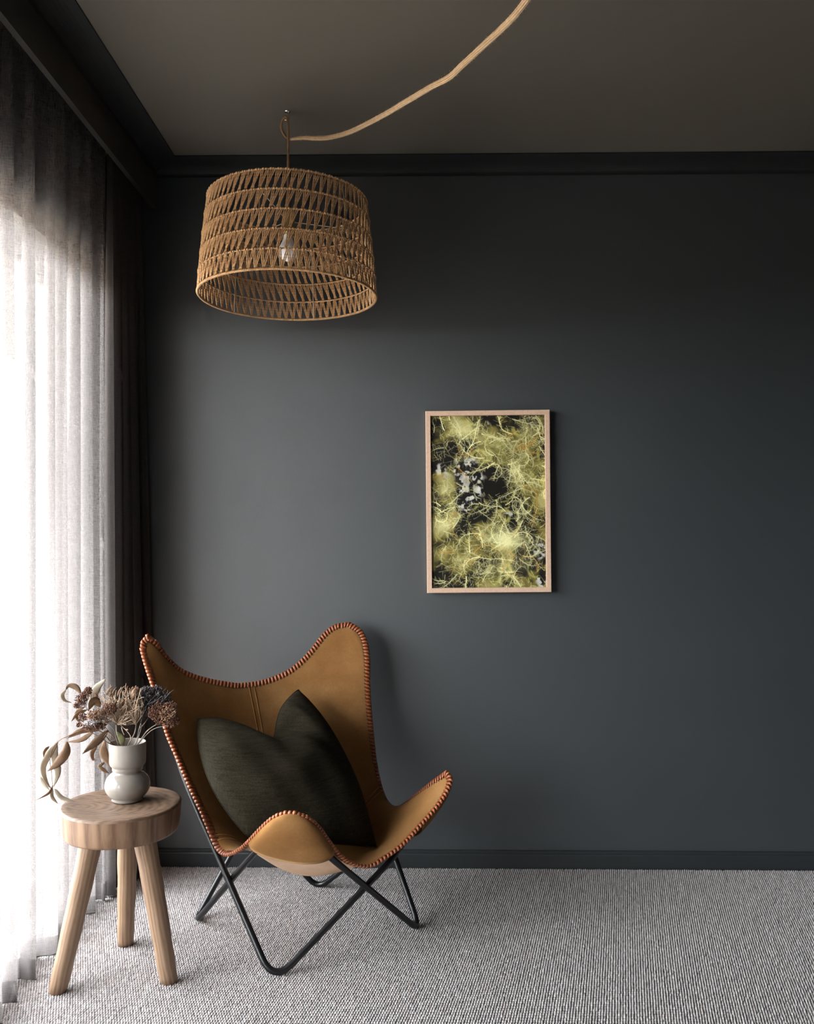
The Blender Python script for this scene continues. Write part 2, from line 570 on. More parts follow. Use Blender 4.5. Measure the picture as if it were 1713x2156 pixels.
# ------------------------------------------------------------------ carpet: looped pile
def carpet():
    px_, py_ = 0.0064, 0.0100
    x0, x1, y0, y1 = XL + 0.0, 2.0, 1.15, WALL_Y - 0.012
    nx, ny = int((x1 - x0) / px_), int((y1 - y0) / py_)
    ii, jj = np.meshgrid(np.arange(nx), np.arange(ny), indexing='ij')
    ii = ii.ravel(); jj = jj.ravel(); n = ii.size
    cx = x0 + (ii + 0.5 + (0.37 * jj) % 1.0 - 0.5) * px_ + rng.normal(0, 0.0003, n)
    cy = y0 + (jj + 0.5) * py_ + rng.normal(0, 0.0004, n)
    hgt = 0.0066 + rng.normal(0, 0.0006, n)
    rx = px_ * (0.47 + rng.normal(0, 0.03, n)); ry = py_ * (0.47 + rng.normal(0, 0.04, n))
    tilt = rng.normal(0.25, 0.12, n)
    # 3x3 dome: corners low, edge mids half-way, centre high
    gx = np.array([-1, 0, 1, -1, 0, 1, -1, 0, 1.0]); gy = np.array([-1, -1, -1, 0, 0, 0, 1, 1, 1.0])
    gz = np.array([0.0, 0.42, 0.0, 0.42, 1, 0.42, 0.0, 0.42, 0.0])
    sx = np.array([0.78, 1, 0.78, 1, 1, 1, 0.78, 1, 0.78])
    V = np.empty((n, 9, 3), np.float32)
    V[:, :, 0] = cx[:, None] + rx[:, None] * gx * sx + (tilt * 0.35)[:, None] * py_ * gy * 0.6
    V[:, :, 1] = cy[:, None] + ry[:, None] * gy * sx
    V[:, :, 2] = 0.0008 + hgt[:, None] * gz
    V[:, :, 0] = np.clip(V[:, :, 0], x0, x1); V[:, :, 1] = np.clip(V[:, :, 1], y0, y1)
    q = np.array([[0, 1, 4, 3], [1, 2, 5, 4], [3, 4, 7, 6], [4, 5, 8, 7]])
    Fq = (np.arange(n)[:, None, None] * 9 + q).reshape(-1, 4)
    me = bpy.data.meshes.new('carpet_pile')
    me.vertices.add(n * 9); me.vertices.foreach_set('co', V.ravel())
    nf = len(Fq)
    me.loops.add(nf * 4); me.loops.foreach_set('vertex_index', Fq.ravel().astype(np.int32))
    me.polygons.add(nf)
    me.polygons.foreach_set('loop_start', np.arange(0, nf * 4, 4, dtype=np.int32))
    me.polygons.foreach_set('use_smooth', np.ones(nf, bool))
    me.update(calc_edges=True)
    # heathered yarn
    base = np.array([[0.41, 0.383, 0.382], [0.37, 0.348, 0.35], [0.45, 0.428, 0.428], [0.41, 0.368, 0.358], [0.31, 0.29, 0.29]])
    pick = rng.choice(5, n, p=[0.36, 0.26, 0.2, 0.12, 0.06])
    col = base[pick] * rng.normal(1.0, 0.05, n)[:, None]
    A = np.ones((n, 9, 4), np.float32); A[:, :, :3] = np.clip(col, 0, 1)[:, None, :]
    at_ = me.color_attributes.new('yarn', 'FLOAT_COLOR', 'POINT'); at_.data.foreach_set('color', A.ravel())
    o = link('carpet_pile', me, attr_mat('wool_loop_pile', 'yarn', 0.95, 0.05))
    tag(o, 'light grey heathered loop pile carpet covering the floor', 'carpet', kind='stuff')


carpet()

# ------------------------------------------------------------------ sheer curtain
def curtain(ridges, name, label, mat, hem_mat, xr, flare, seed, loc_y, depth):
    rr = random.Random(seed)
    root_loc = Vector((xr - 0.03, loc_y, 0.0))
    nz = 44
    zt, zb = 2.325, 0.012
    cols = []
    ya, yb = ridges[0], ridges[-1]
    for i in range(len(ridges) - 1):
        a, c = ridges[i], ridges[i + 1]
        amp = (depth + 0.015 * rr.random()) * min(1.0, (c - a) / 0.09)
        om = 0.20 + 0.12 * rr.random()
        off = rr.uniform(-0.006, 0.006)
        for s in range(16):
            cols.append((a, c, s / 16, amp, om, off, flare * (a - ya) / (yb - ya), i))

    def pt(col, z):
        a, c, t, amp, om, off, far, i = col
        w = (zt - z) / (zt - zb)                 # 0 at the top, 1 at the hem
        k = 0.55 + 0.45 * min(1.0, w * 2.2)
        ph = math.sin(PI * t)
        x = xr - amp * k * ph ** 0.85 + off * w
        x += 0.012 * w * math.sin(i * 1.7 + 2.2 * w) * (0.4 + 0.6 * ph)
        x += far * w - 0.010 * (1 - w)
        yy = a + (c - a) * (t - k * om * math.sin(2 * PI * t) * 0.62)
        yy += 0.006 * math.sin(3.1 * w + i * 2.3) * w
        return Vector((x, min(yy, WALL_Y - 0.017 if z < 0.065 else WALL_Y - 0.003), z))
    zs = [zt + (zb - zt) * (j / nz) for j in range(nz + 1)]
    V, Fc = [], []
    for col in cols:
        for z in zs:
            V.append(pt(col, z) - root_loc)
    n = len(cols)
    for i in range(n - 1):
        for j in range(nz):
            a = i * (nz + 1) + j
            Fc.append((a, a + nz + 1, a + nz + 2, a + 1))
    o = mesh(name, V, Fc, mat)
    o.location = root_loc
    tag(o, label, 'curtain')
    # doubled hem and its dark stitched edge
    HV, HF = [], []
    for col in cols:
        for z in (0.012, 0.03, 0.045, 0.062):
            HV.append(pt(col, z) + Vector((-0.0025, 0, 0)) - root_loc)
    for i in range(n - 1):
        for j in range(3):
            a = i * 4 + j
            HF.append((a, a + 4, a + 5, a + 1))
    mesh('hem', HV, HF, hem_mat, o)
    e = MB(); e.tube([pt(c_, 0.012) - root_loc for c_ in cols], 0.0012, 4)
    e.build('hem_edge', M['hem_edge'], o)


_r = random.Random(3)
_y, RIDGES = -0.3, []
while _y < 1.86:
    RIDGES.append(_y); _y += _r.uniform(0.10, 0.15)
RIDGES += [1.90, 1.99, 2.10, 2.225, 2.29, 2.385, 2.47, 2.565, 2.588]
curtain(RIDGES, 'sheer_curtain', 'long white sheer linen curtain glowing before the bright window', M['sheer'], M['hem'], -0.946, 0.0, 3, 1.1, 0.060)
curtain([2.594, 2.66, 2.72, 2.775, 2.815, 2.85, 2.885], 'shaded_curtain', 'linen curtain end gathered into the corner, shade painted in as dark taupe', M['shaded_curtain'], M['shaded_curtain'], -0.928, 0.062, 8, 2.7, 0.060)  # curtain's shaded end as an added dense panel, keeps light off the corner

# ------------------------------------------------------------------ butterfly chair
def butterfly_chair():
    root = empty('butterfly_chair', (-0.35, 2.43, 0.0))
    tag(root, 'tan suede butterfly chair with laced leather edge on black steel frame', 'chair')
    back = [(310, 1338, 2.45), (330, 1352, 2.47), (355, 1385, 2.50), (385, 1411, 2.53), (430, 1428, 2.57), (480, 1438, 2.61), (512, 1440, 2.64),
            (560, 1432, 2.68), (610, 1410, 2.715), (650, 1374, 2.745), (680, 1336, 2.77), (705, 1317, 2.785), (735, 1312, 2.79)]
    right = [(735, 1312, 2.79), (762, 1330, 2.775), (775, 1375, 2.75), (777, 1450, 2.725), (783, 1530, 2.70), (791, 1600, 2.675), (801, 1650, 2.65),
             (816, 1688, 2.62), (838, 1700, 2.59), (872, 1676, 2.54), (910, 1645, 2.48), (940, 1624, 2.44)]
    front = [(940, 1624, 2.44), (949, 1640, 2.42), (941, 1666, 2.40), (920, 1698, 2.375), (890, 1732, 2.345), (850, 1776, 2.305), (815, 1802, 2.275),
             (785, 1821, 2.25), (763, 1822, 2.23), (738, 1814, 2.205), (713, 1795, 2.175), (690, 1766, 2.145), (672, 1741, 2.115), (650, 1721, 2.085), (622, 1710, 2.07)]
    left = [(622, 1710, 2.07), (598, 1710, 2.07), (573, 1721, 2.08), (550, 1741, 2.10), (530, 1762, 2.125), (510, 1782, 2.16), (488, 1796, 2.20), (468, 1798, 2.24),
            (454, 1784, 2.262), (440, 1750, 2.28), (425, 1710, 2.30), (400, 1657, 2.325), (372, 1592, 2.355), (350, 1540, 2.375), (331, 1472, 2.40), (317, 1430, 2.415),
            (304, 1390, 2.43), (297, 1358, 2.442), (310, 1338, 2.45)]
    n = 44
    E = [spline([at(*p) for p in e], n + 1) for e in (back, right, front, left)]
    G = np.zeros((n + 1, n + 1, 3)); fixed = np.zeros((n + 1, n + 1), bool)
    for k in range(n + 1):
        G[k, 0] = E[0][k]; G[n, k] = E[1][k]; G[n - k, n] = E[2][k]; G[0, n - k] = E[3][k]
    fixed[0, :] = fixed[n, :] = fixed[:, 0] = fixed[:, n] = True
    N = (n + 1) ** 2
    idx = np.arange(N).reshape(n + 1, n + 1)
    A = np.zeros((N, N)); B = np.zeros((N, 3))
    inn = idx[1:-1, 1:-1].ravel()
    sten = ((0, 4.0), (1, -1.0), (-1, -1.0), (n + 1, -1.0), (-(n + 1), -1.0))
    for d1, w1 in sten:                    # thin-plate energy: sum of squared Laplacians
        for d2, w2 in sten:
            np.add.at(A, (inn + d1, inn + d2), w1 * w2)
    soft = [(0.50, 0.62, (-0.335, 2.40, 0.140), 0.12), (0.50, 0.76, (-0.275, 2.31, 0.165), 0.10), (0.32, 0.68, (-0.42, 2.34, 0.175), 0.06), (0.70, 0.66, (-0.22, 2.46, 0.175), 0.06),
            (0.50, 0.30, (-0.47, 2.58, 0.40), 0.04), (0.5, 0.46, (-0.42, 2.50, 0.235), 0.04)]
    for u, v, P, w in soft:
        k = idx[int(round(u * n)), int(round(v * n))]
        A[k, k] += w; B[k] += w * np.array(P)
    fx = idx[fixed]; fr = idx[~fixed]
    X = np.zeros((N, 3)); X[fx] = G[fixed]
    rhs = B[fr] - A[np.ix_(fr, fx)] @ X[fx]
    X[fr] = np.linalg.solve(A[np.ix_(fr, fr)], rhs)
    G = X.reshape(n + 1, n + 1, 3)
    # surface normals (towards the sitter / upper side)
    du = np.gradient(G, axis=0); dv = np.gradient(G, axis=1)
    NR = np.cross(dv, du)
    NR /= np.maximum(np.linalg.norm(NR, axis=2, keepdims=True), 1e-9)
    if NR[n // 2, int(n * 0.6), 2] < 0:
        NR = -NR

    def surf(u, v, lift=0.0):
        a, b_ = min(max(u, 0), 1) * n, min(max(v, 0), 1) * n
        i, j = min(int(a), n - 1), min(int(b_), n - 1)
        fu, fv = a - i, b_ - j
        def bl(Q):
            return Q[i, j] * (1 - fu) * (1 - fv) + Q[i + 1, j] * fu * (1 - fv) + Q[i, j + 1] * (1 - fu) * fv + Q[i + 1, j + 1] * fu * fv
        p_, q_ = bl(G), bl(NR)
        q_ = q_ / max(np.linalg.norm(q_), 1e-9)
        return Vector(p_ + q_ * lift)

    off = Vector(root.location)
    V = [Vector(p_) - off for p_ in X]
    Fc = []
    for i in range(n):
        for j in range(n):
            Fc.append((idx[i, j], idx[i + 1, j], idx[i + 1, j + 1], idx[i, j + 1]))
    Fc = [tuple(int(q) for q in f) for f in Fc]
    # make the face normals agree with NR
    f0 = Fc[(n // 2) * n + int(n * 0.6)]
    nn = (V[f0[1]] - V[f0[0]]).cross(V[f0[2]] - V[f0[0]])
    if nn.z < 0:
        Fc = [tuple(reversed(f)) for f in Fc]
    sl = mesh('sling', V, Fc, [M['suede'], M['suede_back']], root)
    sd = sl.modifiers.new('thickness', 'SOLIDIFY'); sd.thickness = 0.0032; sd.offset = -1.0
    sd.material_offset = 1; sd.material_offset_rim = 0
    tag(sl, 'smooth tan suede sling, pale pink underneath')

    # seams
    s = MB()
    for du_ in (-0.011, 0.011):
        s.tube([surf(0.5 + du_, 0.01 + 0.6 * t / 30, 0.0006) - off for t in range(31)], 0.0013, 5)
    s.build('back_seam', M['seam'], sl)
    s = MB()
    for dv_ in (0.0, 0.018):
        s.tube([surf(0.02 + 0.96 * t / 40, 0.60 + dv_, 0.0006) - off for t in range(41)], 0.0013, 5)
    s.build('seat_seam', M['seam'], sl)

    # corner pockets on the outer side, the steel rods end in them
    def pocket(cu, cv, su, sv, bulge):
        m_ = 14
        VV, FF = [], []
        for a in range(m_ + 1):
            t = a / m_                      # 0 at the tip, 1 at the open edge
            for k in range(2 * m_ + 1):
                ss = k / (2 * m_)
                # straight lines across the corner from one side edge to the other
                te = t * (1 + 0.30 * math.sin(PI * ss) * t)
                u_ = te * su * (1 - ss); v_ = te * sv * ss
                uu = u_ if cu == 0 else 1 - u_
                vv = v_ if cv == 0 else 1 - v_
                lift = -0.004 - bulge * max(math.sin(PI * ss), 0.0) ** 0.42 * math.sin(t * PI / 2) ** 0.9
                VV.append(surf(uu, vv, lift) - off)
        w_ = 2 * m_ + 1
        for a in range(m_):
            for k in range(w_ - 1):
                q = a * w_ + k
                FF.append((q, q + 1, q + w_ + 1, q + w_))
        po_ = mesh('corner_pocket', VV, FF, M['suede'], root)
        sd_ = po_.modifiers.new('thickness', 'SOLIDIFY'); sd_.thickness = 0.0025; sd_.offset = 0
    pocket(0, 0, 0.24, 0.20, 0.020); pocket(1, 0, 0.24, 0.20, 0.020); pocket(1, 1, 0.27, 0.26, 0.034); pocket(0, 1, 0.27, 0.185, 0.036)

    # lacing along the whole edge
    loop = [tuple(idx[k, 0]) if False else (k, 0) for k in range(n)] + [(n, k) for k in range(n)] + [(n - k, n) for k in range(n)] + [(0, n - k) for k in range(n)]
    LP = [Vector(G[i, j]) for i, j in loop]
    LI = []
    for (i, j) in loop:
        ci, cj = min(max(i, 2), n - 2), min(max(j, 2), n - 2)
        LI.append(Vector(G[ci, cj]))
    LN = [Vector(NR[min(max(i, 1), n - 1), min(max(j, 1), n - 1)]) for i, j in loop]
    m_ = len(loop)
    cum = [0.0]
    for k in range(m_):
        cum.append(cum[-1] + (LP[(k + 1) % m_] - LP[k]).length)
    total = cum[-1]
    cnt = int(total / 0.0112)
    # one stitch: a flat strap wrapped over the edge, slanted
    path, k = [], 0
    prof = [(0.0130, 0.0008), (0.0090, 0.0024), (0.0010, 0.0032), (-0.0034, 0.0008), (-0.0030, -0.0046), (0.0030, -0.0064), (0.0120, -0.0046)]
    for q, (yy, zz) in enumerate(prof):
        path.append(Vector((-0.0042 + 0.0084 * q / (len(prof) - 1), yy, zz)))
    SV, SF = [], []
    for q, P in enumerate(path):
        tg = (path[min(q + 1, len(path) - 1)] - path[max(q - 1, 0)]).normalized()
        ax = Vector((1, 0, 0)); ax = (ax - tg * ax.dot(tg)).normalized()
        nr = tg.cross(ax)
        hw = 0.0049 if 0 < q < len(path) - 1 else 0.0032
        SV += [P - ax * hw, P + nr * 0.0009, P + ax * hw, P - nr * 0.0009]
    for q in range(len(path) - 1):
        for w_ in range(4):
            x_ = (w_ + 1) % 4
            SF.append((q * 4 + w_, q * 4 + x_, q * 4 + 4 + x_, q * 4 + 4 + w_))
    sme = bpy.data.meshes.new('lace_stitch'); sme.from_pydata([tuple(v) for v in SV], [], SF); sme.update()
    sme.polygons.foreach_set('use_smooth', [True] * len(sme.polygons)); sme.materials.append(M['lace'])
    hl = MB(); ed = []
    j = 0
    for q in range(cnt):
        sdist = total * q / cnt
        while cum[j + 1] < sdist:
            j += 1
        w_ = (sdist - cum[j]) / max(cum[j + 1] - cum[j], 1e-9)
        a, c = j % m_, (j + 1) % m_
        P = LP[a].lerp(LP[c], w_)
        prev, nxt = LP[(a - 1) % m_], LP[(c + 1) % m_]
        tg = ((nxt - LP[a]).lerp(LP[c] - prev, 1 - w_)).normalized()
        inn_ = (LI[a].lerp(LI[c], w_) - P); inn_ = (inn_ - tg * inn_.dot(tg)).normalized()
        nr = LN[a].lerp(LN[c], w_); nr = (nr - tg * nr.dot(tg) - inn_ * nr.dot(inn_)).normalized()
        R = Matrix((tg, inn_, nr)).transposed()
        st = bpy.data.objects.new('lace_stitch', sme)
        C.objects.link(st); st.parent = sl
        st.matrix_local = Matrix.Translation(P - off) @ (R @ Matrix.Rotation(rng.normal(0, 0.07), 3, 'Z')).to_4x4()
        h = P + inn_ * 0.0148 + nr * 0.0007 - off
        hl.add([h + tg * (0.0017 * math.cos(t * PI / 3)) + inn_ * (0.0017 * math.sin(t * PI / 3)) for t in range(6)], [(0, 1, 2, 3, 4, 5)])
    ho = hl.build('lace_hole_discs', M['hole'], sl); ho['kind'] = 'stuff'  # flat discs on the surface, nothing is cut through; their darkness is painted shade

    # frame: two closed bent rods
    rz = 0.0085
    TLt, TRt, SRt = surf(0.07, 0.07, -0.018), surf(0.93, 0.07, -0.018), surf(0.93, 0.93, -0.024)
    SLt, SLa, SLb = surf(0.060, 0.955, -0.016), surf(0.038, 0.840, -0.017), surf(0.235, 0.974, -0.017)
    Ff, Ll, Rr, Bb = at(575, 2086, 2.125), at(408, 1962, 2.455), at(885, 1978, 2.41), at(666, 1886, 2.70)

    def rod(way):
        """polyline with rounded corners; way = [point, corner radius, is a foot]; feet are set so that the bend rests on the carpet"""
        for it in range(4):
            pts = []
            m2 = len(way)
            for i in range(m2):
                P, r_, ft = way[i]
                A_, B_ = way[i - 1][0], way[(i + 1) % m2][0]
                d1, d2 = (A_ - P).normalized(), (B_ - P).normalized()
                ang = d1.angle(d2)
                t_ = min(r_ / math.tan(ang / 2), 0.45 * min((A_ - P).length, (B_ - P).length))
                s1, s2 = P + d1 * t_, P + d2 * t_
                seg = []
                for q in range(15):
                    w_ = q / 14
                    seg.append(s1 * (1 - w_) ** 2 + P * (2 * w_ * (1 - w_)) + s2 * w_ * w_)
                pts += seg
                if ft:
                    P.z += (0.005 + rz) - min(p_.z for p_ in seg)
        return pts
    for P in (Ff, Ll, Rr, Bb):
        P.z = -0.03
    l1 = rod([[TLt, 0.03, 0], [surf(0.035, 0.22, -0.018), 0.3, 0], [at(391, 1645, 2.365), 0.3, 0], [Ff, 0.05, 1], [at(822, 1812, 2.305), 0.15, 0], [SRt, 0.03, 0], [Bb, 0.045, 1]])
    l2 = rod([[SLt, 0.05, 0], [SLa, 0.2, 0], [Ll, 0.035, 1], [TRt, 0.03, 0], [surf(0.94, 0.22, -0.026), 0.3, 0], [surf(0.93, 0.40, -0.045), 0.2, 0], [Rr, 0.035, 1], [SLb, 0.2, 0]])
    for l in (l1, l2):
        # keep the bends resting on the carpet
        pass
        t_ = MB(); t_.tube([p_ - off for p_ in l], rz, 12, closed=True)
        t_.build('steel_rod', M['black'], root)
    return G, NR


butterfly_chair()


# ------------------------------------------------------------------ cushion
def cushion():
    tl, tr_, bl, br = at(416, 1514, 2.47), at(628, 1452, 2.64), at(520, 1760, 2.20), at(792, 1784, 2.36)
    n = 48
    W = Vector((tr_ - tl)).normalized()
    Dn = ((bl + br) / 2 - (tl + tr_) / 2).normalized()
    Nm = W.cross(Dn).normalized()
    if Nm.y > 0: Nm = -Nm
    V, Fc = [], []
    def pnt(u, v, side):
        a = tl.lerp(tr_, u); c = bl.lerp(br, u)
        P = a.lerp(c, v)
        cu, cv = 4 * u * (1 - u), 4 * v * (1 - v)
        # side edges swell outward between the pointed corners
        P = P + (tr_ - tl) * (0.115 * cv * (u - 0.5) * 2)
        # chop into the top edge
        g = math.exp(-((u - 0.52) / (0.20 if u < 0.52 else 0.15)) ** 2)
        g2 = max(0.0, 1 - abs(u - 0.52) / (0.52 if u < 0.52 else 0.48))
        P = P + Dn * (0.155 * (0.35 * g + 0.65 * g2 ** 1.25) * (1 - v) ** 1.7)
        th = (max(cu, 0) ** 0.5) * (max(cv, 0) ** 0.5)
        T_ = 0.100 * th ** 0.85
        d_ = u - (0.51 + 0.75 * v)
        fade = math.exp(-((v) / 0.30) ** 2)
        crease = math.exp(-(d_ / (0.07 if d_ < 0 else 0.15)) ** 2) * fade
        T_ *= 1 - 0.85 * crease
        # linen folds
        wr = 0.0030 * math.sin(9 * u + 14 * v + 1.3) * th + 0.0022 * math.sin(23 * u - 7 * v) * th
        e_ = u - (0.74 + 0.35 * v)
        wr += 0.010 * math.exp(-(e_ / 0.05) ** 2) * math.exp(-((v - 0.18) / 0.16) ** 2)
        return P + Nm * ((T_ + wr * side) if side > 0 else -T_ * 0.7)
    for side in (1, -1):
        for i in range(n + 1):
            for j in range(n + 1):
                V.append(pnt(i / n, j / n, side))
    w = n + 1
    for sd_, base in ((0, 0), (1, w * w)):
        for i in range(n):
            for j in range(n):
                q = base + i * w + j
                f = (q, q + 1, q + w + 1, q + w)
                Fc.append(f if sd_ == 0 else tuple(reversed(f)))
    loc = Vector(((tl + tr_ + bl + br) / 4))
    o = mesh('cushion', [v - loc for v in V], Fc, M['cushion'])
    o.location = loc
    bm = bmesh.new(); bm.from_mesh(o.data); bmesh.ops.remove_doubles(bm, verts=bm.verts, dist=0.0004); bmesh.ops.recalc_face_normals(bm, faces=bm.faces); bm.to_mesh(o.data); bm.free()
    o.data.polygons.foreach_set('use_smooth', [True] * len(o.data.polygons))
    tag(o, 'dark olive linen cushion with chopped top leaning in the tan chair', 'cushion')
    # edge seam
    e = MB(); pts = []
    for k in range(n): pts.append(pnt(k / n, 0, 1))
    for k in range(n): pts.append(pnt(1, k / n, 1))
    for k in range(n): pts.append(pnt(1 - k / n, 1, 1))
    for k in range(n): pts.append(pnt(0, 1 - k / n, 1))
    e.tube([p_ - loc for p_ in pts], 0.0016, 5, closed=True)
    e.build('edge_seam', M['cushion'], o)


cushion()


# ------------------------------------------------------------------ stool
def stool():
    c = Vector((-0.757, 2.155, 0.0))
    root = empty('stool', c)
    tag(root, 'round three-legged wooden stool with thick slab top beside the curtain', 'stool')
    H, R, T = 0.432, 0.1495, 0.070
    seg = 96
    rr = random.Random(5)
    ph = [rr.uniform(0, 6.28) for _ in range(4)]
    def rad(a):
        return 1 + 0.012 * math.sin(2 * a + ph[0]) + 0.008 * math.sin(3 * a + ph[1]) + 0.004 * math.sin(5 * a + ph[2])
    prof = [(0.0, H - 0.006), (0.3, H - 0.0055), (0.6, H - 0.004), (0.85, H - 0.001), (0.955, H), (0.985, H - 0.0015), (1.0, H - 0.006)]
    V, Fc = [(0, 0, H - 0.006)], []
    for (r_, z) in prof[1:]:
        for k in range(seg):
            a = 2 * PI * k / seg
            V.append((R * r_ * rad(a) * math.cos(a), R * r_ * rad(a) * math.sin(a), z))
    for k in range(seg):
        Fc.append((0, 1 + k, 1 + (k + 1) % seg))
    for i in range(len(prof) - 2):
        for k in range(seg):
            l = (k + 1) % seg
            Fc.append((1 + i * seg + k, 1 + (i + 1) * seg + k, 1 + (i + 1) * seg + l, 1 + i * seg + l))
    top = mesh('slab_top', V, Fc, M['stool_top'], root)
    V, Fc = [], []
    side = [(1.0, H - 0.006), (0.995, H - 0.02), (0.985, H - T * 0.6), (0.965, H - T + 0.006), (0.945, H - T), (0.001, H - T)]
    for (r_, z) in side:
        for k in range(seg):
            a = 2 * PI * k / seg
            V.append((R * r_ * rad(a) * math.cos(a), R * r_ * rad(a) * math.sin(a), z))
    for i in range(len(side) - 1):
        for k in range(seg):
            l = (k + 1) % seg
            Fc.append((i * seg + k, (i + 1) * seg + k, (i + 1) * seg + l, i * seg + l))
    mesh('slab_edge', V, Fc, M['stool_side'], root)
    legs = [((193, 1765, 2.095), (121, 2089, 2.055)), ((302, 1765, 2.12), (356, 2066, 2.105)), ((268, 1775, 2.22), (264, 1988, 2.299))]
    for (ta, fa), rt, rb in zip(legs, (0.0275, 0.0275, 0.0265), (0.0215, 0.0215, 0.021)):
        a = at(*ta); f = at(*fa); f.z = 0.004
        a.z = H - T + 0.002 if a.z < H - T else a.z
        d = (f - a)
        a2 = a - d * ((a.z - (H - T + 0.004)) / d.z) if abs(d.z) > 1e-6 else a
        L_ = (f - a2).length
        # leg meshed along its own z so the grain follows it
        bmv = MB()
        ns = 18
        pts = [Vector((0.0015 * math.sin(3 * q / ns), 0.0012 * math.cos(4 * q / ns), -L_ * q / ns)) for q in range(ns + 1)]
        rads = [rt + (rb - rt) * (q / ns) + 0.0006 * math.sin(q * 1.3) for q in range(ns + 1)]
        bmv.tube(pts + [Vector((0, 0, -L_ - 0.0015))], rads + [rb * 0.86], 24)
        lg = bmv.build('leg', M['stool_leg'], root)
        q_ = Vector((0, 0, -1)).rotation_difference((f - a2).normalized())
        lg.rotation_mode = 'QUATERNION'; lg.rotation_quaternion = q_
        lg.location = a2 - c
        # cut the foot level with the carpet
        for v in lg.data.vertices:
            wz = (q_ @ v.co + Vector(a2)).z
            if wz < 0.005:
                v.co = q_.inverted() @ ((q_ @ v.co) + Vector((0, 0, 0.005 - wz)))
    return H


STOOL_H = stool()


# ------------------------------------------------------------------ vase
VASE = at(268.5, 1683, 2.190)
def vase():
    z0 = STOOL_H - 0.0045
    o = empty('vase', (VASE.x, VASE.y, z0))
    tag(o, 'cream ceramic vase with round glossy belly on the wooden stool', 'vase')
    k = 0.00122
    belly = [(0.0, 0.003), (0.030, 0.003), (0.034, 0.0), (0.036, 0.0), (0.040, 0.004)]
    for i in range(15):
        a = -0.92 + (i / 14) * 1.95
        belly.append((0.0005 + 0.0562 * math.cos(a) ** 0.8, 0.040 + 0.0405 * math.sin(a)))
    belly += [(0.0385, 0.0795), (0.0382, 0.084), (0.0390, 0.088)]
    mesh('belly', *lathe(belly, 64), M['vase'], o)
    cup = [(0.0390, 0.088), (0.0425, 0.0915), (0.0450, 0.0965), (0.0458, 0.103), (0.0462, 0.148), (0.0456, 0.1495), (0.0440, 0.1495), (0.0432, 0.148), (0.0428, 0.10), (0.030, 0.088), (0.0, 0.086)]
    mesh('neck', *lathe(cup, 64), M['vase_matte'], o)


vase()


# ------------------------------------------------------------------ dried flowers
def z5(x, y, Y=2.19):
    return at(60 + x / 4.758, 1400 + y / 4.758, Y)


MOUTH = Vector((VASE.x, VASE.y, STOOL_H + 0.143))
PXM = 2.19 / 1800 / 4.758        # metres per z5 pixel


def leaf(parent, pts, width, mat, roll=0.0, cup=0.25, tipw=0.05):
    """lens-shaped leaf along a centre line; pts = (x, y, depth offset); roll turns it about its midrib"""
    off = Vector(parent.location)
    line = spline([z5(x, y, 2.19 + d) for x, y, d in pts], 13)
    V, Fc = [], []
    w = width * PXM * 0.52
    for i, P in enumerate(line):
        t = i / 12
        tg = (line[min(i + 1, 12)] - line[max(i - 1, 0)]).normalized()
        view = Vector((P.x, P.y, P.z - CAM_Z)).normalized()
        ac = tg.cross(view)
        ac = ac.normalized() if ac.length > 1e-4 else Vector((1, 0, 0))
        nr = ac.cross(tg).normalized()
        a = roll * (0.6 + 0.8 * t)
        ac2 = ac * math.cos(a) + nr * math.sin(a); nr2 = nr * math.cos(a) - ac * math.sin(a)
        ww = w * (max(math.sin(PI * min(1, (t + 0.02) / 1.02) ** 0.85), 0) ** 0.95) * 0.86 + 0.0003
        wob = 0.12 * math.sin(9 * t + width)
        for s in (-1, -0.5, 0, 0.5, 1):
            V.append(P + ac2 * (s * ww) + nr2 * (ww * cup * (abs(s) ** 1.5) + ww * wob * s) - off)
    for i in range(12):
        for k in range(4):
            q = i * 5 + k
            Fc.append((q, q + 1, q + 6, q + 5))
    o = mesh('leaf', V, Fc, mat, parent)
    sd = o.modifiers.new('thickness', 'SOLIDIFY'); sd.thickness = 0.0006; sd.offset = 0
    return o


def stem(parent, pts, r0, r1, mat, name='stem'):
    off = Vector(parent.location)
    P = [p_ if isinstance(p_, Vector) else z5(p_[0], p_[1], 2.19 + p_[2]) for p_ in pts]
    n = 6 * len(P)
    line = spline(P, n)
    b_ = MB(); b_.tube([q - off for q in line], [r0 + (r1 - r0) * k / (n - 1) for k in range(n)], 6)
    return b_.build(name, mat, parent)


ICO = None
def ico():
    global ICO
    if ICO is None:
        bm = bmesh.new(); bmesh.ops.create_icosphere(bm, subdivisions=1, radius=1)
        bm.verts.ensure_lookup_table()
        ICO = ([v.co.copy() for v in bm.verts], [tuple(v.index for v in f.verts) for f in bm.faces]); bm.free()
    return ICO


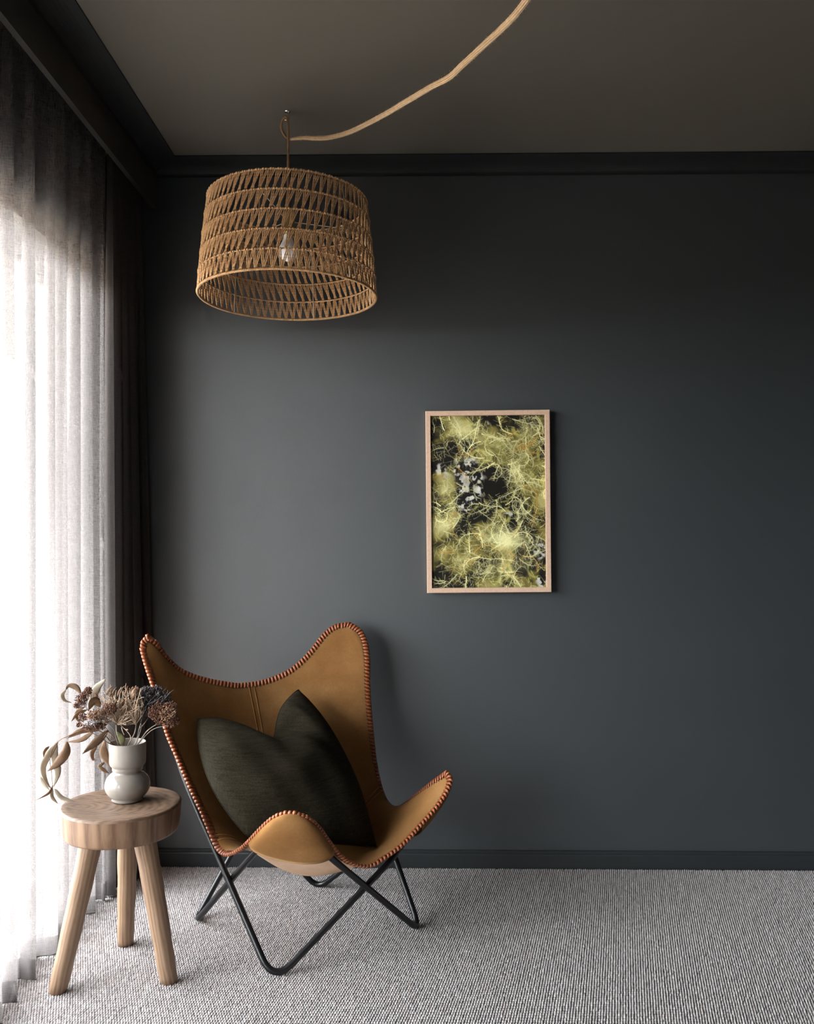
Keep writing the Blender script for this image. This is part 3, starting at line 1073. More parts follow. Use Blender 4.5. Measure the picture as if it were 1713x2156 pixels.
def head(parent, blobs, mat, rs, size=(0.0009, 0.0021), name='flower_head', twigs=True, tmat=None, base=None):
    """clustered seed head: blobs = (x, y, depth, rx, ry, count)"""
    off = Vector(parent.location)
    iv, fc = ico()
    b_ = MB(); tw = MB()
    for (x, y, d, rx, ry, cnt) in blobs:
        c = z5(x, y, 2.19 + d)
        for k in range(int(cnt * 1.9)):
            while True:
                q = Vector((rs.uniform(-1, 1), rs.uniform(-1, 1), rs.uniform(-1, 1)))
                if q.length < 1: break
            P = c + Vector((q.x * rx * PXM, q.y * (rx + ry) / 2 * PXM, q.z * ry * PXM))
            r_ = rs.uniform(*size) * 0.92
            b_.add([P + v * r_ * (1 if v.z > 0 else 1.2) - off for v in iv], fc)
            if twigs and base is not None and k % 5 == 0:
                bp_ = z5(base[0], base[1], 2.19 + base[2])
                s_ = P.lerp(bp_, 0.30)
                tw.tube([s_ - off, P.lerp(bp_, 0.12) + Vector((0, 0, 0.0015)) - off, P - off], 0.0004, 3, caps=False)
    b_.build(name, mat, parent)
    if tw.v:
        tw.build('twiglets', tmat or M['twig'], parent)


def bouquet():
    rs = random.Random(21)
    G_ = 'dried stems in the cream vase'
    def thing(name, label, cat):
        o = empty(name, MOUTH); tag(o, label, cat, G_); return o
    def inn(dx, dy):       # where a stem leaves the mouth of the vase
        return MOUTH + Vector((dx, dy, 0.0))
    def foot(dx, dy):
        return MOUTH + Vector((-dx * 0.5, -dy * 0.5, -0.045))
    # drooping branch of long leaves
    t = thing('dried_leaf_branch', 'long drooping branch of dried leaves arching left over the stool edge', 'dried branch')
    stem(t, [foot(-0.03, -0.02), inn(-0.034, -0.012), (720, 665, -0.03), (540, 660, -0.05), (375, 722, -0.06), (300, 765, -0.06), (235, 850, -0.06), (215, 960, -0.06), (232, 1090, -0.06), (240, 1215, -0.06)], 0.0016, 0.0007, M['twig'])
    for pts, w, m_, ro in (
        ([(700, 655, -.035), (540, 660, -.05), (380, 738, -.06)], 62, 'leaf_tan', 0.3),
        ([(650, 670, -.045), (530, 745, -.055), (388, 774, -.06)], 55, 'leaf_tan', -0.4),
        ([(385, 768, -.06), (375, 880, -.07), (290, 990, -.075), (188, 1066, -.08)], 105, 'leaf_tan', 0.25),
        ([(295, 765, -.055), (190, 930, -.05), (150, 1050, -.045), (190, 1190, -.045), (238, 1245, -.05)], 78, 'leaf_pale', 0.5),
        ([(285, 790, -.05), (262, 920, -.045), (292, 1080, -.04), (245, 1235, -.045)], 78, 'leaf_pale', -0.3),
        ([(208, 815, -.06), (166, 862, -.065), (150, 925, -.065)], 36, 'leaf_tan', 0.6),
        ([(245, 1205, -.06), (200, 1290, -.07), (65, 1362, -.08)], 32, 'leaf_tan', 0.9),
        ([(238, 1230, -.06), (238, 1320, -.065), (292, 1388, -.07)], 42, 'leaf_pale', 0.5),
        ([(262, 1240, -.06), (330, 1325, -.065), (450, 1362, -.06)], 48, 'leaf_pale', 0.4),
        ([(118, 1120, -.03), (160, 1205, -.04), (212, 1255, -.05)], 44, 'leaf_pale', 0.3)):
        leaf(t, pts, w, M[m_], ro)
    # short leafy branch hanging at the vase's left
    t = thing('dried_leaf_branch', 'short brown leafy twig hanging over the left lip of the vase', 'dried branch')
    stem(t, [foot(-0.03, -0.03), inn(-0.030, -0.028), (830, 690, -.06), (780, 690, -.06), (730, 790, -.05), (700, 900, -.04), (740, 1010, -.03)], 0.0013, 0.0006, M['twig'])
    for pts, w, m_, ro in (
        ([(800, 655, -.05), (690, 765, -.065), (538, 893, -.08)], 88, 'leaf_brown', 0.35),
        ([(765, 760, -.03), (750, 880, -.025), (835, 1040, -.015)], 92, 'leaf_tan', -0.3),
        ([(690, 790, -.04), (640, 880, -.035), (655, 955, -.035), (688, 915, -.035)], 52, 'leaf_tan', 0.5),
        ([(690, 1005, -.03), (745, 1045, -.03), (805, 1085, -.025)], 42, 'leaf_tan', 0.3),
        ([(760, 975, -.03), (715, 1010, -.03), (695, 1035, -.03)], 34, 'leaf_brown', 0.2)):
        leaf(t, pts, w, M[m_], ro)
    # upper left branch
    t = thing('dried_leaf_branch', 'upright twig with curled brown leaf at the upper left of the bouquet', 'dried branch')
    stem(t, [foot(-0.02, 0.0), inn(-0.022, 0.0), (760, 640, 0.0), (610, 470, 0.0), (560, 370, 0.0), (520, 285, 0.0)], 0.0014, 0.0007, M['stem_pale'])
    for pts, w, m_, ro in (
        ([(525, 285, 0), (470, 222, 0), (400, 212, 0), (372, 255, 0.0)], 62, 'leaf_brown', 0.3),
        ([(372, 250, 0), (340, 300, .01), (365, 355, .015), (432, 378, .02)], 44, 'leaf_pale', 0.5),
        ([(585, 450, 0), (495, 490, -.01), (428, 568, -.02)], 42, 'leaf_tan', 0.5),
        ([(565, 420, 0), (488, 470, .01), (490, 545, .01), (540, 600, 0)], 40, 'leaf_brown', 0.4),
        ([(610, 420, .02), (670, 250, .03), (775, 135, .03)], 95, 'leaf_pale', 0.2),
        ([(720, 420, .01), (660, 360, .0), (600, 455, 0)], 90, 'leaf_brown', 0.3),
        ([(690, 350, .01), (670, 290, .01), (655, 285, .01)], 34, 'leaf_tan', 0.3),
        ([(935, 800, -.035), (930, 740, -.04), (885, 668, -.04)], 72, 'leaf_green', 0.2)):
        leaf(t, pts, w, M[m_], ro)
    # brown clusters, left
    t = thing('dried_flower_stem', 'small dark brown seed clusters at the far left of the bouquet', 'dried flower')
    stem(t, [foot(-0.02, -0.01), inn(-0.02, -0.01), (790, 650, -.01), (640, 500, -.01), (560, 400, -.01), (590, 270, -.01)], 0.0011, 0.0006, M['twig'])
    stem(t, [(640, 500, -.01), (570, 540, -.01), (500, 600, -.01)], 0.0007, 0.0005, M['twig'], 'side_twig')
    head(t, [(600, 255, -.01, 42, 40, 60), (565, 285, -.01, 34, 30, 40), (525, 350, -.01, 62, 60, 110), (480, 405, -.01, 32, 30, 36), (545, 520, -.01, 42, 52, 70), (500, 600, -.01, 18, 26, 20)],
         M['fl_brown'], rs, base=(640, 500, -.01))
    # bleached and tan umbels, left of centre
    t = thing('dried_flower_stem', 'brown seed umbel with bleached white tips low at the left', 'dried flower')
    stem(t, [foot(-0.03, -0.03), inn(-0.032, -0.026), (700, 715, -.06), (600, 665, -.065), (560, 640, -.065)], 0.0011, 0.0007, M['twig'])
    head(t, [(630, 610, -.065, 115, 42, 130), (720, 610, -.06, 55, 45, 50)], M['fl_brown'], rs, base=(700, 715, -.06))
    head(t, [(625, 575, -.072, 85, 26, 90)], M['fl_lilac'], rs, name='bleached_tips', twigs=False)
    t = thing('dried_flower_stem', 'tan lacy seed umbel left of centre in the bouquet', 'dried flower')
    stem(t, [foot(-0.01, -0.03), inn(-0.012, -0.03), (860, 660, -.05), (780, 560, -.055), (760, 500, -.055)], 0.0014, 0.0008, M['stem_pale'])
    head(t, [(680, 495, -.055, 90, 62, 150), (640, 530, -.055, 60, 40, 60), (760, 560, -.05, 70, 50, 60)], M['fl_tan'], rs, base=(830, 620, -.05), tmat=M['fl_straw'])
    head(t, [(805, 440, -.05, 78, 62, 170)], M['fl_brown'], rs, name='brown_florets', base=(830, 620, -.05))
    # pale straw flower: fan of thin florets
    def fan(t, base, ends, mat, r=0.0008, curl=0.15, name='floret_fan'):
        off = Vector(t.location)
        B_ = z5(base[0], base[1], 2.19 + base[2])
        b_ = MB()
        for (x, y, d) in ends:
            E_ = z5(x, y, 2.19 + d)
            mid = B_.lerp(E_, 0.5) + Vector((rs.uniform(-1, 1), rs.uniform(-1, 1), rs.uniform(-0.5, 1))) * (E_ - B_).length * curl
            tip = E_ + Vector((rs.uniform(-1, 1), rs.uniform(-1, 1), rs.uniform(-1, 1))) * 0.004
            ln = spline([B_, mid, E_, tip], 9)
            b_.tube([q - off for q in ln], [r * (0.7 + 0.5 * math.sin(PI * k / 8)) if k < 7 else r * 1.5 * (1 - (k - 7) * 0.5) for k in range(9)], 4)
        return b_.build(name, mat, t)
    t = thing('dried_flower_stem', 'pale straw flower with upright thin florets in the bouquet centre', 'dried flower')
    stem(t, [foot(0.0, -0.02), inn(-0.004, -0.022), (890, 700, -.03), (880, 600, -.03)], 0.0024, 0.0018, M['stem_pale'])
    ends = []
    for k in range(84):
        u = rs.uniform(-1, 1)
        ends.append((915 + 235 * u + rs.uniform(-20, 20), 180 + 120 * u * u + rs.uniform(0, 210), rs.uniform(-.05, .05)))
    fan(t, (890, 590, -.03), ends, M['fl_straw'], 0.0007)
    ends = [(rs.uniform(880, 1090), rs.uniform(480, 600), rs.uniform(-.06, -.01)) for _ in range(30)]
    fan(t, (890, 600, -.03), ends, M['fl_straw'], 0.0006)
    for k in range(13):
        x, y = rs.uniform(770, 1110), rs.uniform(190, 400)
        leaf(t, [(x - 25, y + 60, -.03), (x, y, -.04), (x + rs.uniform(-10, 50), y - 45, -.035)], rs.uniform(20, 30), M['leaf_tan'], rs.uniform(-0.6, 0.6)).name = 'dry_petal'
    # curled tendrils over the lip
    fan(t, (930, 610, -.04), [(1000, 650, -.06), (960, 700, -.06), (1030, 740, -.06), (980, 600, -.06)], M['fl_straw'], 0.0009, 0.3, 'tendrils')
    t = thing('dried_flower_stem', 'pale branching stem with straw florets right of the bouquet centre', 'dried flower')
    stem(t, [foot(0.01, -0.02), inn(0.010, -0.024), (1060, 690, -.03), (1082, 580, -.03)], 0.0018, 0.0012, M['stem_pale'])
    ends = [(rs.uniform(950, 1180), rs.uniform(220, 480), rs.uniform(-.05, .04)) for _ in range(55)]
    fan(t, (1075, 600, -.03), ends, M['fl_straw'])
    head(t, [(1060, 250, -.02, 55, 40, 60)], M['fl_tan'], rs, base=(1075, 560, -.03))
    # smoky flower behind, right
    t = thing('dried_flower_stem', 'smoky blue-grey dried flower head at the back right of the bouquet', 'dried flower')
    stem(t, [foot(0.02, 0.0), inn(0.022, -0.005), (1110, 640, 0.0), (1150, 500, .01), (1200, 400, .01)], 0.0018, 0.001, M['stem_pale'])
    stem(t, [(1110, 640, 0), (1180, 560, .0), (1290, 380, .01)], 0.0012, 0.0008, M['stem_pale'], 'side_twig')
    head(t, [(1190, 280, .0, 80, 70, 110), (1290, 270, .01, 70, 70, 110), (1370, 330, .01, 60, 60, 70), (1160, 380, .0, 60, 60, 60), (1090, 290, .0, 55, 55, 50)], M['fl_blue'], rs, size=(0.001, 0.003), base=(1130, 560, 0), tmat=M['fl_blue'])
    ends = [(rs.uniform(1120, 1440), rs.uniform(215, 420), rs.uniform(-.03, .04)) for _ in range(46)]
    fan(t, (1130, 560, 0), ends, M['fl_blue'], 0.0008, name='grey_florets')
    # big rust umbel on the right
    t = thing('dried_flower_stem', 'large rust brown seed umbel leaning right towards the chair', 'dried flower')
    stem(t, [foot(0.03, -0.01), inn(0.030, -0.014), (1190, 660, -.03), (1290, 590, -.03)], 0.0019, 0.0012, M['stem_pale'])
    stem(t, [inn(0.031, -0.012), (1240, 650, -.035), (1400, 603, -.04)], 0.0012, 0.0008, M['stem_pale'], 'side_twig')
    stem(t, [inn(0.026, -0.012), (1130, 620, -.02), (1100, 540, -.02)], 0.0013, 0.0008, M['stem_pale'], 'side_twig')
    head(t, [(1290, 470, -.03, 95, 85, 230), (1420, 440, -.03, 85, 80, 190), (1440, 560, -.03, 80, 70, 170), (1320, 550, -.03, 70, 50, 100)], M['fl_brown'], rs, base=(1270, 620, -.03), tmat=M['fl_brown'])
    head(t, [(1400, 480, -.045, 90, 80, 90)], M['fl_tan'], rs, name='pale_florets', base=(1270, 620, -.03), tmat=M['fl_tan'])


bouquet()


# ------------------------------------------------------------------ rope pendant lamp
def lamp():
    cx, cy = -0.3885, 2.505
    zb, zt, rb, rt = 1.812, 2.088, 0.2585, 0.230
    N = 72
    root = empty('pendant_lamp', (cx, cy, zb))
    tag(root, 'woven rope drum pendant lamp hanging below the dark ceiling', 'pendant lamp')
    tiers = 5
    off = Vector(root.location)
    H = zt - zb
    def R_(f):                     # f 0 bottom .. 1 top
        return rb + (rt - rb) * f ** 1.25
    rc = 0.00122                    # ply radius

    def ply(P0, P1, side_dir, sgn):
        """one strand: a two-ply twisted cord from P0 to P1"""
        out = MB()
        d = P1 - P0
        Ln = d.length
        tg = d.normalized()
        a = tg.cross(Vector((0, 1, 0))).normalized() if abs(tg.y) < 0.9 else tg.cross(Vector((1, 0, 0))).normalized()
        c = tg.cross(a)
        ns = 11
        for phs in (0, PI):
            pts = []
            for q in range(ns + 1):
                ang = phs + q / ns * 2 * PI * 3.2
                pts.append(P0 + d * (q / ns) + (a * math.cos(ang) + c * math.sin(ang)) * rc * 0.8 + side_dir)
            out.tube(pts, rc, 4, caps=False)
        return out

    def strand(f0, f1, a0, a1):
        """doubled cord from ring f0 at angle a0 to ring f1 at angle a1 (around angle 0)"""
        m_ = MB()
        r0, r1 = R_(f0) + 0.001, R_(f1) + 0.001
        P0 = Vector((r0 * math.cos(a0), r0 * math.sin(a0), H * f0)); P1 = Vector((r1 * math.cos(a1), r1 * math.sin(a1), H * f1))
        tan = Vector((-math.sin((a0 + a1) / 2), math.cos((a0 + a1) / 2), 0))
        for sd_ in (-1, 1):
            q = ply(P0 + tan * sd_ * 0.0004, P1 + tan * sd_ * 0.0009, tan * 0.0015 * sd_, sd_)
            m_.add(q.v, q.f)
        return m_
    step = 2 * PI / N
    rest = MB()
    rr = random.Random(9)
    # angle grows counter-clockwise seen from above; on the side that faces the camera it runs to the right
    for ti in range(tiers):
        f0, f1 = ti / tiers, (ti + 1) / tiers
        kinds = [(0.0, 0.62), (0.0, -0.22)] if ti == 0 else [(0.0, 0.98), (0.10, 0.42)]
        for (a0, a1) in kinds:
            m_ = strand(f0 + 0.012, f1 - 0.012, a0 * step, a1 * step)
            if ti <= 1:
                me = bpy.data.meshes.new('rope_strand'); me.from_pydata(m_.v, [], m_.f); me.update()
                me.polygons.foreach_set('use_smooth', [True] * len(me.polygons)); me.materials.append(M['rope'])
                for k in range(N):
                    s = bpy.data.objects.new('rope_strand', me); C.objects.link(s); s.parent = root
                    s.rotation_euler = (0, 0, k * step + ti * 0.5 * step + rr.uniform(-0.08, 0.08) * step)
            else:
                vs = np.array(m_.v)
                for k in range(N):
                    an = k * step + ti * 0.5 * step + rr.uniform(-0.08, 0.08) * step
                    ca, sa = math.cos(an), math.sin(an)
                    vv = np.stack([vs[:, 0] * ca - vs[:, 1] * sa, vs[:, 0] * sa + vs[:, 1] * ca, vs[:, 2]], 1)
                    rest.add(vv.tolist(), m_.f)
    ro = rest.build('upper_rope_strands', M['rope'], root); ro['kind'] = 'stuff'
    # rings: wrapped cord with a knot where each strand turns
    for ti in range(tiers + 1):
        f = ti / tiers
        r = R_(f)
        b_ = MB()
        edge = ti in (0, tiers)
        core = 0.0040 if ti == 0 else 0.0024
        nseg = 240
        pts = [Vector((r * math.cos(2 * PI * k / nseg), r * math.sin(2 * PI * k / nseg), H * f)) for k in range(nseg)]
        b_.tube(pts, core * 0.8, 6, closed=True)
        # helical wrap
        turns = 330 if ti == 0 else 200
        hp = []
        per = 5
        for q in range(turns * per):
            a = 2 * PI * q / (turns * per); w = 2 * PI * q / per
            rr_ = r + core * 0.85 * math.cos(w)
            hp.append(Vector((rr_ * math.cos(a), rr_ * math.sin(a), H * f + core * 0.85 * math.sin(w))))
        b_.tube(hp, 0.0014, 3, closed=True)
        if ti:
            iv, fc = ico()
            for k in range(N):
                for dd, sc in ((0.0, 1.0), (0.35, 0.8)):
                    a = (k + dd + 0.5 * ti) * step + 0.02 * step
                    P = Vector(((r + 0.0022) * math.cos(a), (r + 0.0022) * math.sin(a), H * f))
                    tx = Vector((-math.sin(a), math.cos(a), 0)); rx = Vector((math.cos(a), math.sin(a), 0))
                    b_.add([P + tx * v.x * 0.0040 * sc + rx * v.y * 0.0028 + Vector((0, 0, v.z * 0.0038 * sc)) for v in iv], fc)
        b_.build('rope_ring', M['rope'], root)
    # wire cage
    for k in range(6):
        a = 2 * PI * k / 6 + 0.35
        b_ = MB(); b_.tube([Vector(((R_(f) - 0.005) * math.cos(a), (R_(f) - 0.005) * math.sin(a), H * f)) for f in (0, 0.25, 0.5, 0.75, 1)], 0.0012, 6)
        b_.build('cage_wire', M['wire'], root)
    zs = H * 0.80
    for k in range(3):
        a = 2 * PI * k / 3 + 0.35
        b_ = MB(); b_.tube([Vector((0.02 * math.cos(a), 0.02 * math.sin(a), zs)), Vector(((R_(0.8) - 0.005) * math.cos(a), (R_(0.8) - 0.005) * math.sin(a), zs))], 0.0014, 6)
        b_.build('spider_arm', M['wire'], root)
    hold = lathe([(0.0, 0.075), (0.006, 0.075), (0.008, 0.062), (0.0185, 0.058), (0.0195, 0.05), (0.0195, 0.004), (0.022, 0.002), (0.022, -0.002), (0.018, -0.004), (0.0, -0.004)], 32)
    mesh('lamp_holder', [(x, y, z + zs - 0.035) for x, y, z in hold[0]], hold[1], M['brass'], root)
    prof = [(0.013, 0.0), (0.0135, -0.012)]
    for i in range(13):
        a = PI * 0.32 + i / 12 * (PI * 0.68)
        prof.append((0.0285 * math.sin(a), -0.048 + 0.0285 * math.cos(a) * 1.0))
    prof[2] = (0.0235, -0.032)
    bl = lathe(prof, 32)
    mesh('light_bulb', [(x, y, z + zs - 0.040) for x, y, z in bl[0]], bl[1], M['bulb'], root)

    # ceiling hook
    hk = empty('ceiling_hook', (cx - 0.002, cy, CEIL))
    tag(hk, 'small steel ceiling hook holding the pendant lamp cord', 'hook')
    b_ = MB(); b_.add(*lathe([(0.0, 0.0), (0.009, 0.0), (0.009, -0.0025), (0.003, -0.004), (0.0, -0.004)], 20)); b_.build('hook_plate', M['chrome'], hk)
    b_ = MB()
    b_.tube(spline([Vector((0.004, 0, -0.002)), Vector((0.005, 0, -0.012)), Vector((0.006, 0, -0.018)), Vector((0.003, 0.0, -0.024)), Vector((-0.005, 0, -0.026)), Vector((-0.010, 0, -0.021)), Vector((-0.010, 0, -0.015))], 24), 0.0017, 8)
    b_.build('hook_wire', M['chrome'], hk)

    # cord: lamp holder -> over the hook -> loop -> swag rope to the right
    xh = cx
    top = CEIL - 0.024
    rootc = off
    pts = [Vector((cx, cy, zb + zs + 0.03)), Vector((cx, cy, 2.15)), Vector((cx, cy, 2.20)), Vector((cx + 0.0005, cy, 2.28)), Vector((cx + 0.0005, cy - 0.002, 2.322)),
           Vector((cx - 0.003, cy - 0.002, top + 0.006)), Vector((cx - 0.010, cy, top + 0.006)), Vector((cx - 0.018, cy + 0.003, 2.327)), Vector((cx - 0.021, cy + 0.006, 2.312)),
           Vector((cx - 0.016, cy + 0.010, 2.298)), Vector((cx - 0.005, cy + 0.011, 2.284)), Vector((cx + 0.008, cy + 0.006, 2.277))]
    b_ = MB(); b_.tube([p_ - rootc for p_ in spline(pts, 90)], 0.0036, 8); b_.build('hanging_cord', M['cord'], root)
    sw = [Vector((cx + 0.002, cy + 0.008, 2.279)), Vector((cx + 0.012, cy + 0.002, 2.2765)), at(640, 290, 2.475), at(665, 291, 2.445), at(695, 289, 2.40), at(740, 276, 2.31), at(800, 246, 2.16), at(860, 211, 2.00), at(905, 184, 1.90),
          at(945, 163, 1.81), at(975, 135, 1.74), at(1015, 98, 1.66), at(1050, 66, 1.59), at(1080, 36, 1.53), at(1108, 0, 1.47), at(1140, -48, 1.40), at(1180, -115, 1.32),
          Vector((0.34, 1.05, 2.06)), Vector((0.44, 0.85, 2.16)), Vector((0.50, 0.72, 2.30)), Vector((0.505, 0.70, CEIL))]
    ln = spline(sw, 260)
    rr2 = random.Random(4)
    r_sw = 0.0060
    b_ = MB()
    T, Nn = frames(ln)
    b_.tube([p_ - rootc for p_ in ln], [min(r_sw * 0.72, 0.0036 + 0.0004 * k) for k in range(len(ln))], 8)
    for s in range(7):               # parallel yarns of the rope
        yp = []
        for k, p_ in enumerate(ln):
            a = 2 * PI * s / 7 + 0.035 * k
            rad = r_sw * 0.70 * min(1, 0.5 + k * 0.05)
            yp.append(p_ + Nn[k] * math.cos(a) * rad + T[k].cross(Nn[k]) * math.sin(a) * rad - rootc)
        b_.tube(yp, r_sw * 0.36, 5)
    so = b_.build('swag_rope', M['jute'], root)
    fz = MB()
    for k in range(3800):
        i = rr2.randrange(4, len(ln) - 2)
        a = rr2.uniform(0, 2 * PI)
        dr = Nn[i] * math.cos(a) + T[i].cross(Nn[i]) * math.sin(a)
        p0 = ln[i].lerp(ln[i + 1], rr2.random()) + dr * r_sw * 0.9
        L_ = rr2.uniform(0.002, 0.007) * (1.5 if rr2.random() < 0.12 else 0.85)
        p1 = p0 + (dr + T[i] * rr2.uniform(-1.2, 1.2)).normalized() * L_
        w_ = T[i] * 0.00028
        c_ = dr.cross(T[i]) * 0.00028
        fz.add([p0 - w_ - rootc, p0 + w_ - rootc, p1 - rootc, p0 - c_ - rootc, p0 + c_ - rootc], [(0, 1, 2), (3, 4, 2)])
    f_ = fz.build('rope_fuzz', M['jute'], so); f_['kind'] = 'stuff'


lamp()


# ------------------------------------------------------------------ framed print
def vnoise(h, w, cells, r):
    g = r.random((cells + 3, int(cells * w / h) + 4))
    ys = np.linspace(0, cells, h, endpoint=False); xs = np.linspace(0, cells * w / h, w, endpoint=False)
    yi, xi = ys.astype(int), xs.astype(int)
    fy, fx = ys - yi, xs - xi
    fy = fy * fy * (3 - 2 * fy); fx = fx * fx * (3 - 2 * fx)
    a = g[np.ix_(yi, xi)]; b_ = g[np.ix_(yi, xi + 1)]; c = g[np.ix_(yi + 1, xi)]; d = g[np.ix_(yi + 1, xi + 1)]
    return (a * (1 - fx) + b_ * fx) * (1 - fy[:, None]) + (c * (1 - fx) + d * fx) * fy[:, None]


def fbm(h, w, cells, r, oct_=4):
    s, t, amp = 0, 0, 1.0
    for k in range(oct_):
        s = s + amp * vnoise(h, w, cells * 2 ** k, r); t += amp; amp *= 0.55
    return s / t


def paint_print(Wp, Hp):
    """flat photographic print of pale lichen: colours per point, sRGB 0..1"""
    r = np.random.default_rng(5)
    n1, n2, n3 = fbm(Hp, Wp, 6, r), fbm(Hp, Wp, 14, r), fbm(Hp, Wp, 30, r, 3)
    yy, xx = np.meshgrid(np.linspace(0, 1, Hp), np.linspace(0, 1, Wp), indexing='ij')
    asp = Hp / Wp
    dens = np.full((Hp, Wp), 0.62)
    def blob(x, y, rx, ry, v):
        nonlocal dens
        dens = dens + v * np.exp(-(((xx - x) / rx) ** 2 + ((yy - y) / ry) ** 2))
    for a in [(0.04, 0.03, .10, .06, -.7), (.52, .05, .12, .07, -.55), (.58, .40, .10, .08, -.6), (.42, .59, .13, .04, -.65), (.45, .33, .16, .10, -.3), (.70, .55, .12, .06, -.3), (.92, .79, .10, .08, -.75),
              (.80, .92, .06, .05, -.6), (.05, .93, .10, .08, -.5), (.06, .74, .10, .035, -.5), (.42, .76, .07, .05, -.35), (.03, .30, .06, .05, -.5), (.12, .27, .1, .05, -.3),
              (.30, .08, .14, .08, .3), (.9, .12, .12, .08, .2), (.70, .72, .18, .09, .5), (.55, .86, .2, .08, .3), (.08, .62, .12, .06, .3), (.08, .45, .10, .06, .25), (.74, .32, .08, .07, .3), (.95, .42, .08, .1, .1)]:
        blob(*a)
    soft = np.clip(dens * 0.72 + (n1 - 0.5) * 1.7 + (n2 - 0.5) * 1.3, 0, 1)
    dark = np.array([0.06, 0.05, 0.025]); mid = np.array([0.40, 0.37, 0.17]); lite = np.array([0.84, 0.82, 0.56])
    t = soft[..., None]
    img = np.where(t < 0.5, dark + (mid - dark) * np.clip((t - 0.15) / 0.35, 0, 1), mid + (lite - mid) * np.clip((t - 0.5) / 0.5, 0, 1) * 0.55)
    rust = np.clip((n2 - 0.62) * 4, 0, 1)[..., None] * np.clip((n1 - 0.4) * 3, 0, 1)[..., None]
    img = img * (1 - 0.5 * rust) + np.array([0.45, 0.28, 0.10]) * 0.5 * rust

    def stamp(x, y, rad, col, al):
        k = int(rad + 2)
        xi, yi = int(x), int(y)
        x0, x1, y0, y1 = max(0, xi - k), min(Wp, xi + k + 1), max(0, yi - k), min(Hp, yi + k + 1)
        if x0 >= x1 or y0 >= y1: return
        gx = np.arange(x0, x1) - x; gy = np.arange(y0, y1) - y
        d = np.sqrt(gx[None, :] ** 2 + gy[:, None] ** 2)
        a = (np.clip(rad + 0.5 - d, 0, 1) * al)[..., None]
        img[y0:y1, x0:x1] = img[y0:y1, x0:x1] * (1 - a) + col * a

    def filament(x, y, ang, ln, rad, col, curl, al=0.9, branch=0):
        for s in range(int(ln)):
            x += math.cos(ang); y += math.sin(ang)
            ang += curl + r.normal(0, 0.03)
            if not (-5 < x < Wp + 5 and -5 < y < Hp + 5): return
            stamp(x, y, rad * (1 - 0.6 * s / ln), col, al)
            if branch and s % branch == 0 and s > 2:
                sd = 1 if r.random() < 0.5 else -1
                filament(x, y, ang + sd * r.uniform(0.7, 1.3), r.uniform(5, 13), rad * 0.55, col, sd * r.uniform(-0.06, 0.06), al * 0.9)
    # blurred out-of-focus strands
    for k in range(90):
        x, y = r.uniform(0, Wp), r.uniform(0, Hp)
        if r.random() > dens[int(y), int(x)] * 1.2: continue
        filament(x, y, r.uniform(0, 6.28), r.uniform(25, 70), r.uniform(2.5, 5), np.array([0.66, 0.64, 0.33]) * r.uniform(0.7, 1.1), r.normal(0, 0.03), 0.16)
    # grey leafy lichen
    lob = np.exp(-(((xx - 0.33) / 0.15) ** 2 + ((yy - 0.36 - 0.25 * (xx - 0.32)) / 0.13) ** 2)) + 1.0 * np.exp(-(((xx - 0.28) / 0.09) ** 2 + ((yy - 0.51) / 0.07) ** 2)) \
        + 0.7 * np.exp(-(((xx - 0.08) / 0.07) ** 2 + ((yy - 0.30) / 0.045) ** 2)) + 0.8 * np.exp(-(((xx - 0.95) / 0.07) ** 2 + ((yy - 0.79) / 0.06) ** 2)) + 0.5 * np.exp(-(((xx - 0.50) / 0.06) ** 2 + ((yy - 0.05) / 0.04) ** 2)) \
        + 0.8 * np.exp(-(((xx - 0.96) / 0.05) ** 2 + ((yy - 0.96) / 0.05) ** 2)) + 0.5 * np.exp(-(((xx - 0.68) / 0.08) ** 2 + ((yy - 0.58) / 0.04) ** 2))
    body = np.clip((lob - 0.42) * 5, 0, 1)[..., None]
    img = img * (1 - body * 0.96) + np.array([0.05, 0.045, 0.04]) * body * 0.96
    patch = np.clip((fbm(Hp, Wp, 44, r, 3) * 0.6 + n3 * 0.4 - 0.48) * 14, 0, 1) * np.clip((lob - 0.36 + (n2 - 0.5) * 0.7) * 6, 0, 1)
    patch = patch[..., None]
    shade = (0.56 + 0.42 * fbm(Hp, Wp, 40, r, 2))[..., None]
    img = img * (1 - patch) + np.array([0.92, 0.91, 0.86]) * shade * patch
    # sharp filaments
    cnt = 0
    for k in range(4200):
        x, y = r.uniform(0, Wp), r.uniform(0, Hp)
        yi, xi = int(y), int(x)
        if r.random() > dens[yi, xi] * 0.75 or lob[yi, xi] > 0.55: continue
        col = np.array([0.95, 0.93, 0.68]) * r.uniform(0.72, 1.05)
        if r.random() < 0.12: col = np.array([0.72, 0.55, 0.24]) * r.uniform(0.8, 1.1)
        big = r.random() < 0.11
        filament(x, y, r.uniform(0, 6.28), r.uniform(35, 90) if big else r.uniform(9, 30), 1.15 if big else 0.5, np.clip(col, 0, 1), r.normal(0, 0.022), 0.92, 4 if big else 0)
        cnt += 1
        if cnt > 1500: break
    # bright blurred tuft low right of centre
    tuft = np.exp(-(((xx - 0.66) / 0.17) ** 2 + ((yy - 0.72 - 0.1 * (xx - 0.66)) / 0.055) ** 2)) * (0.5 + 0.9 * n2)
    tuft = np.clip(tuft, 0, 1)[..., None] * 0.85
    img = img * (1 - tuft) + np.array([0.95, 0.94, 0.70]) * tuft
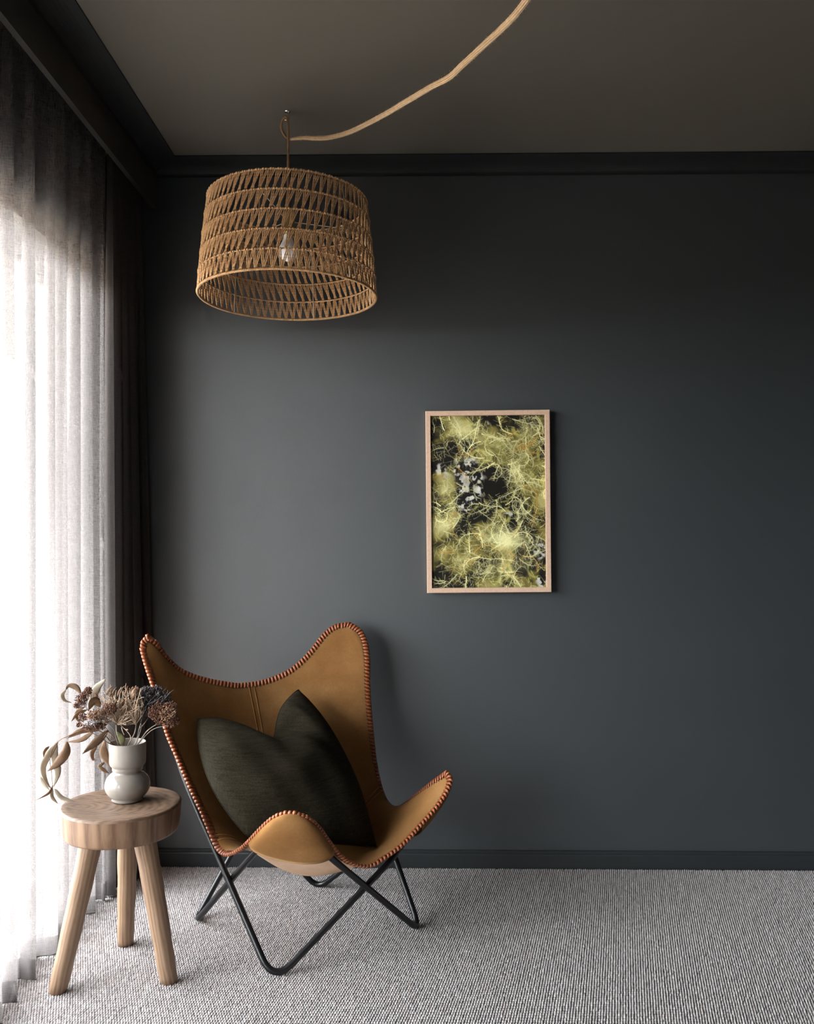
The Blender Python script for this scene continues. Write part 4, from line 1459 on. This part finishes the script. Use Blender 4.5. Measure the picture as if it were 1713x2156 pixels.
    for (bx, by, rx_, ry_, am) in ((.12, .63, .10, .05, .5), (.30, .09, .12, .05, .5), (.55, .88, .16, .05, .4), (.86, .07, .10, .05, .4), (.73, .33, .06, .05, .5), (.10, .45, .08, .04, .4), (.80, .86, .10, .05, .35)):
        tf = np.clip(np.exp(-(((xx - bx) / rx_) ** 2 + ((yy - by) / ry_) ** 2)) * (0.3 + 1.2 * n2) * am, 0, 0.7)[..., None]
        img = img * (1 - tf) + np.array([0.93, 0.91, 0.66]) * tf
    return np.clip(img, 0, 1)


def picture():
    ctr = at(1027.5, 1056, 2.845)
    Wf, Hf, D, B = 0.4115, 0.6045, 0.030, 0.0165
    root = empty('framed_print', (ctr.x, WALL_Y - D - 0.002, ctr.z))
    root.rotation_euler = (0, math.radians(-0.55), 0)
    tag(root, 'pale wood framed photograph of yellow-green lichen on the dark wall', 'picture')
    # four mitred rails; local x right, y depth (towards the wall), z up
    def rail(p0, p1, q0, q1):
        V = []
        for (ox, oz), (ix, iz) in ((p0, q0), (p1, q1)):
            V += [(ox, 0.0015, oz), (ox * 0.994, 0, oz * 0.996), (ix * 1.004, 0, iz * 1.003), (ix, 0.0015, iz), (ix, D, iz), (ox, D, oz)]
        Fc = [tuple((k, (k + 1) % 6, 6 + (k + 1) % 6, 6 + k)) for k in range(6)] + [tuple(range(5, -1, -1)), tuple(range(6, 12))]
        o = mesh('frame_rail', V, Fc, M['frame_wood'], root, False)
    a, c = Wf / 2, Hf / 2
    ia, ic = a - B, c - B
    O = [(-a, -c), (a, -c), (a, c), (-a, c)]; I = [(-ia, -ic), (ia, -ic), (ia, ic), (-ia, ic)]
    for k in range(4):
        l = (k + 1) % 4
        rail(O[k], O[l], I[k], I[l])
    Wp, Hp = 290, 440
    img = paint_print(Wp, Hp)
    xs = np.linspace(-ia, ia, Wp); zs = np.linspace(ic, -ic, Hp)
    X, Z = np.meshgrid(xs, zs)
    V = np.stack([X, np.full_like(X, 0.009), Z], -1).reshape(-1, 3).astype(np.float32)
    id_ = np.arange(Wp * Hp).reshape(Hp, Wp)
    Fq = np.stack([id_[:-1, :-1], id_[1:, :-1], id_[1:, 1:], id_[:-1, 1:]], -1).reshape(-1, 4).astype(np.int32)
    me = bpy.data.meshes.new('print'); me.vertices.add(len(V)); me.vertices.foreach_set('co', V.ravel())
    me.loops.add(Fq.size); me.loops.foreach_set('vertex_index', Fq.ravel()); me.polygons.add(len(Fq))
    me.polygons.foreach_set('loop_start', np.arange(0, Fq.size, 4, dtype=np.int32)); me.update(calc_edges=True)
    lin = np.where(img <= 0.04045, img / 12.92, ((img + 0.055) / 1.055) ** 2.4) * 0.95
    A = np.ones((Hp, Wp, 4), np.float32); A[..., :3] = lin
    ca = me.color_attributes.new('ink', 'FLOAT_COLOR', 'POINT'); ca.data.foreach_set('color', A.ravel())
    link('print', me, attr_mat('printed_lichen_photograph', 'ink', 0.5, 0.3), root)
    b_ = MB(); b_.box(-ia, ia, 0.0105, D - 0.002, -ic, ic); b_.build('backing_board', M['under'], root, False)


picture()
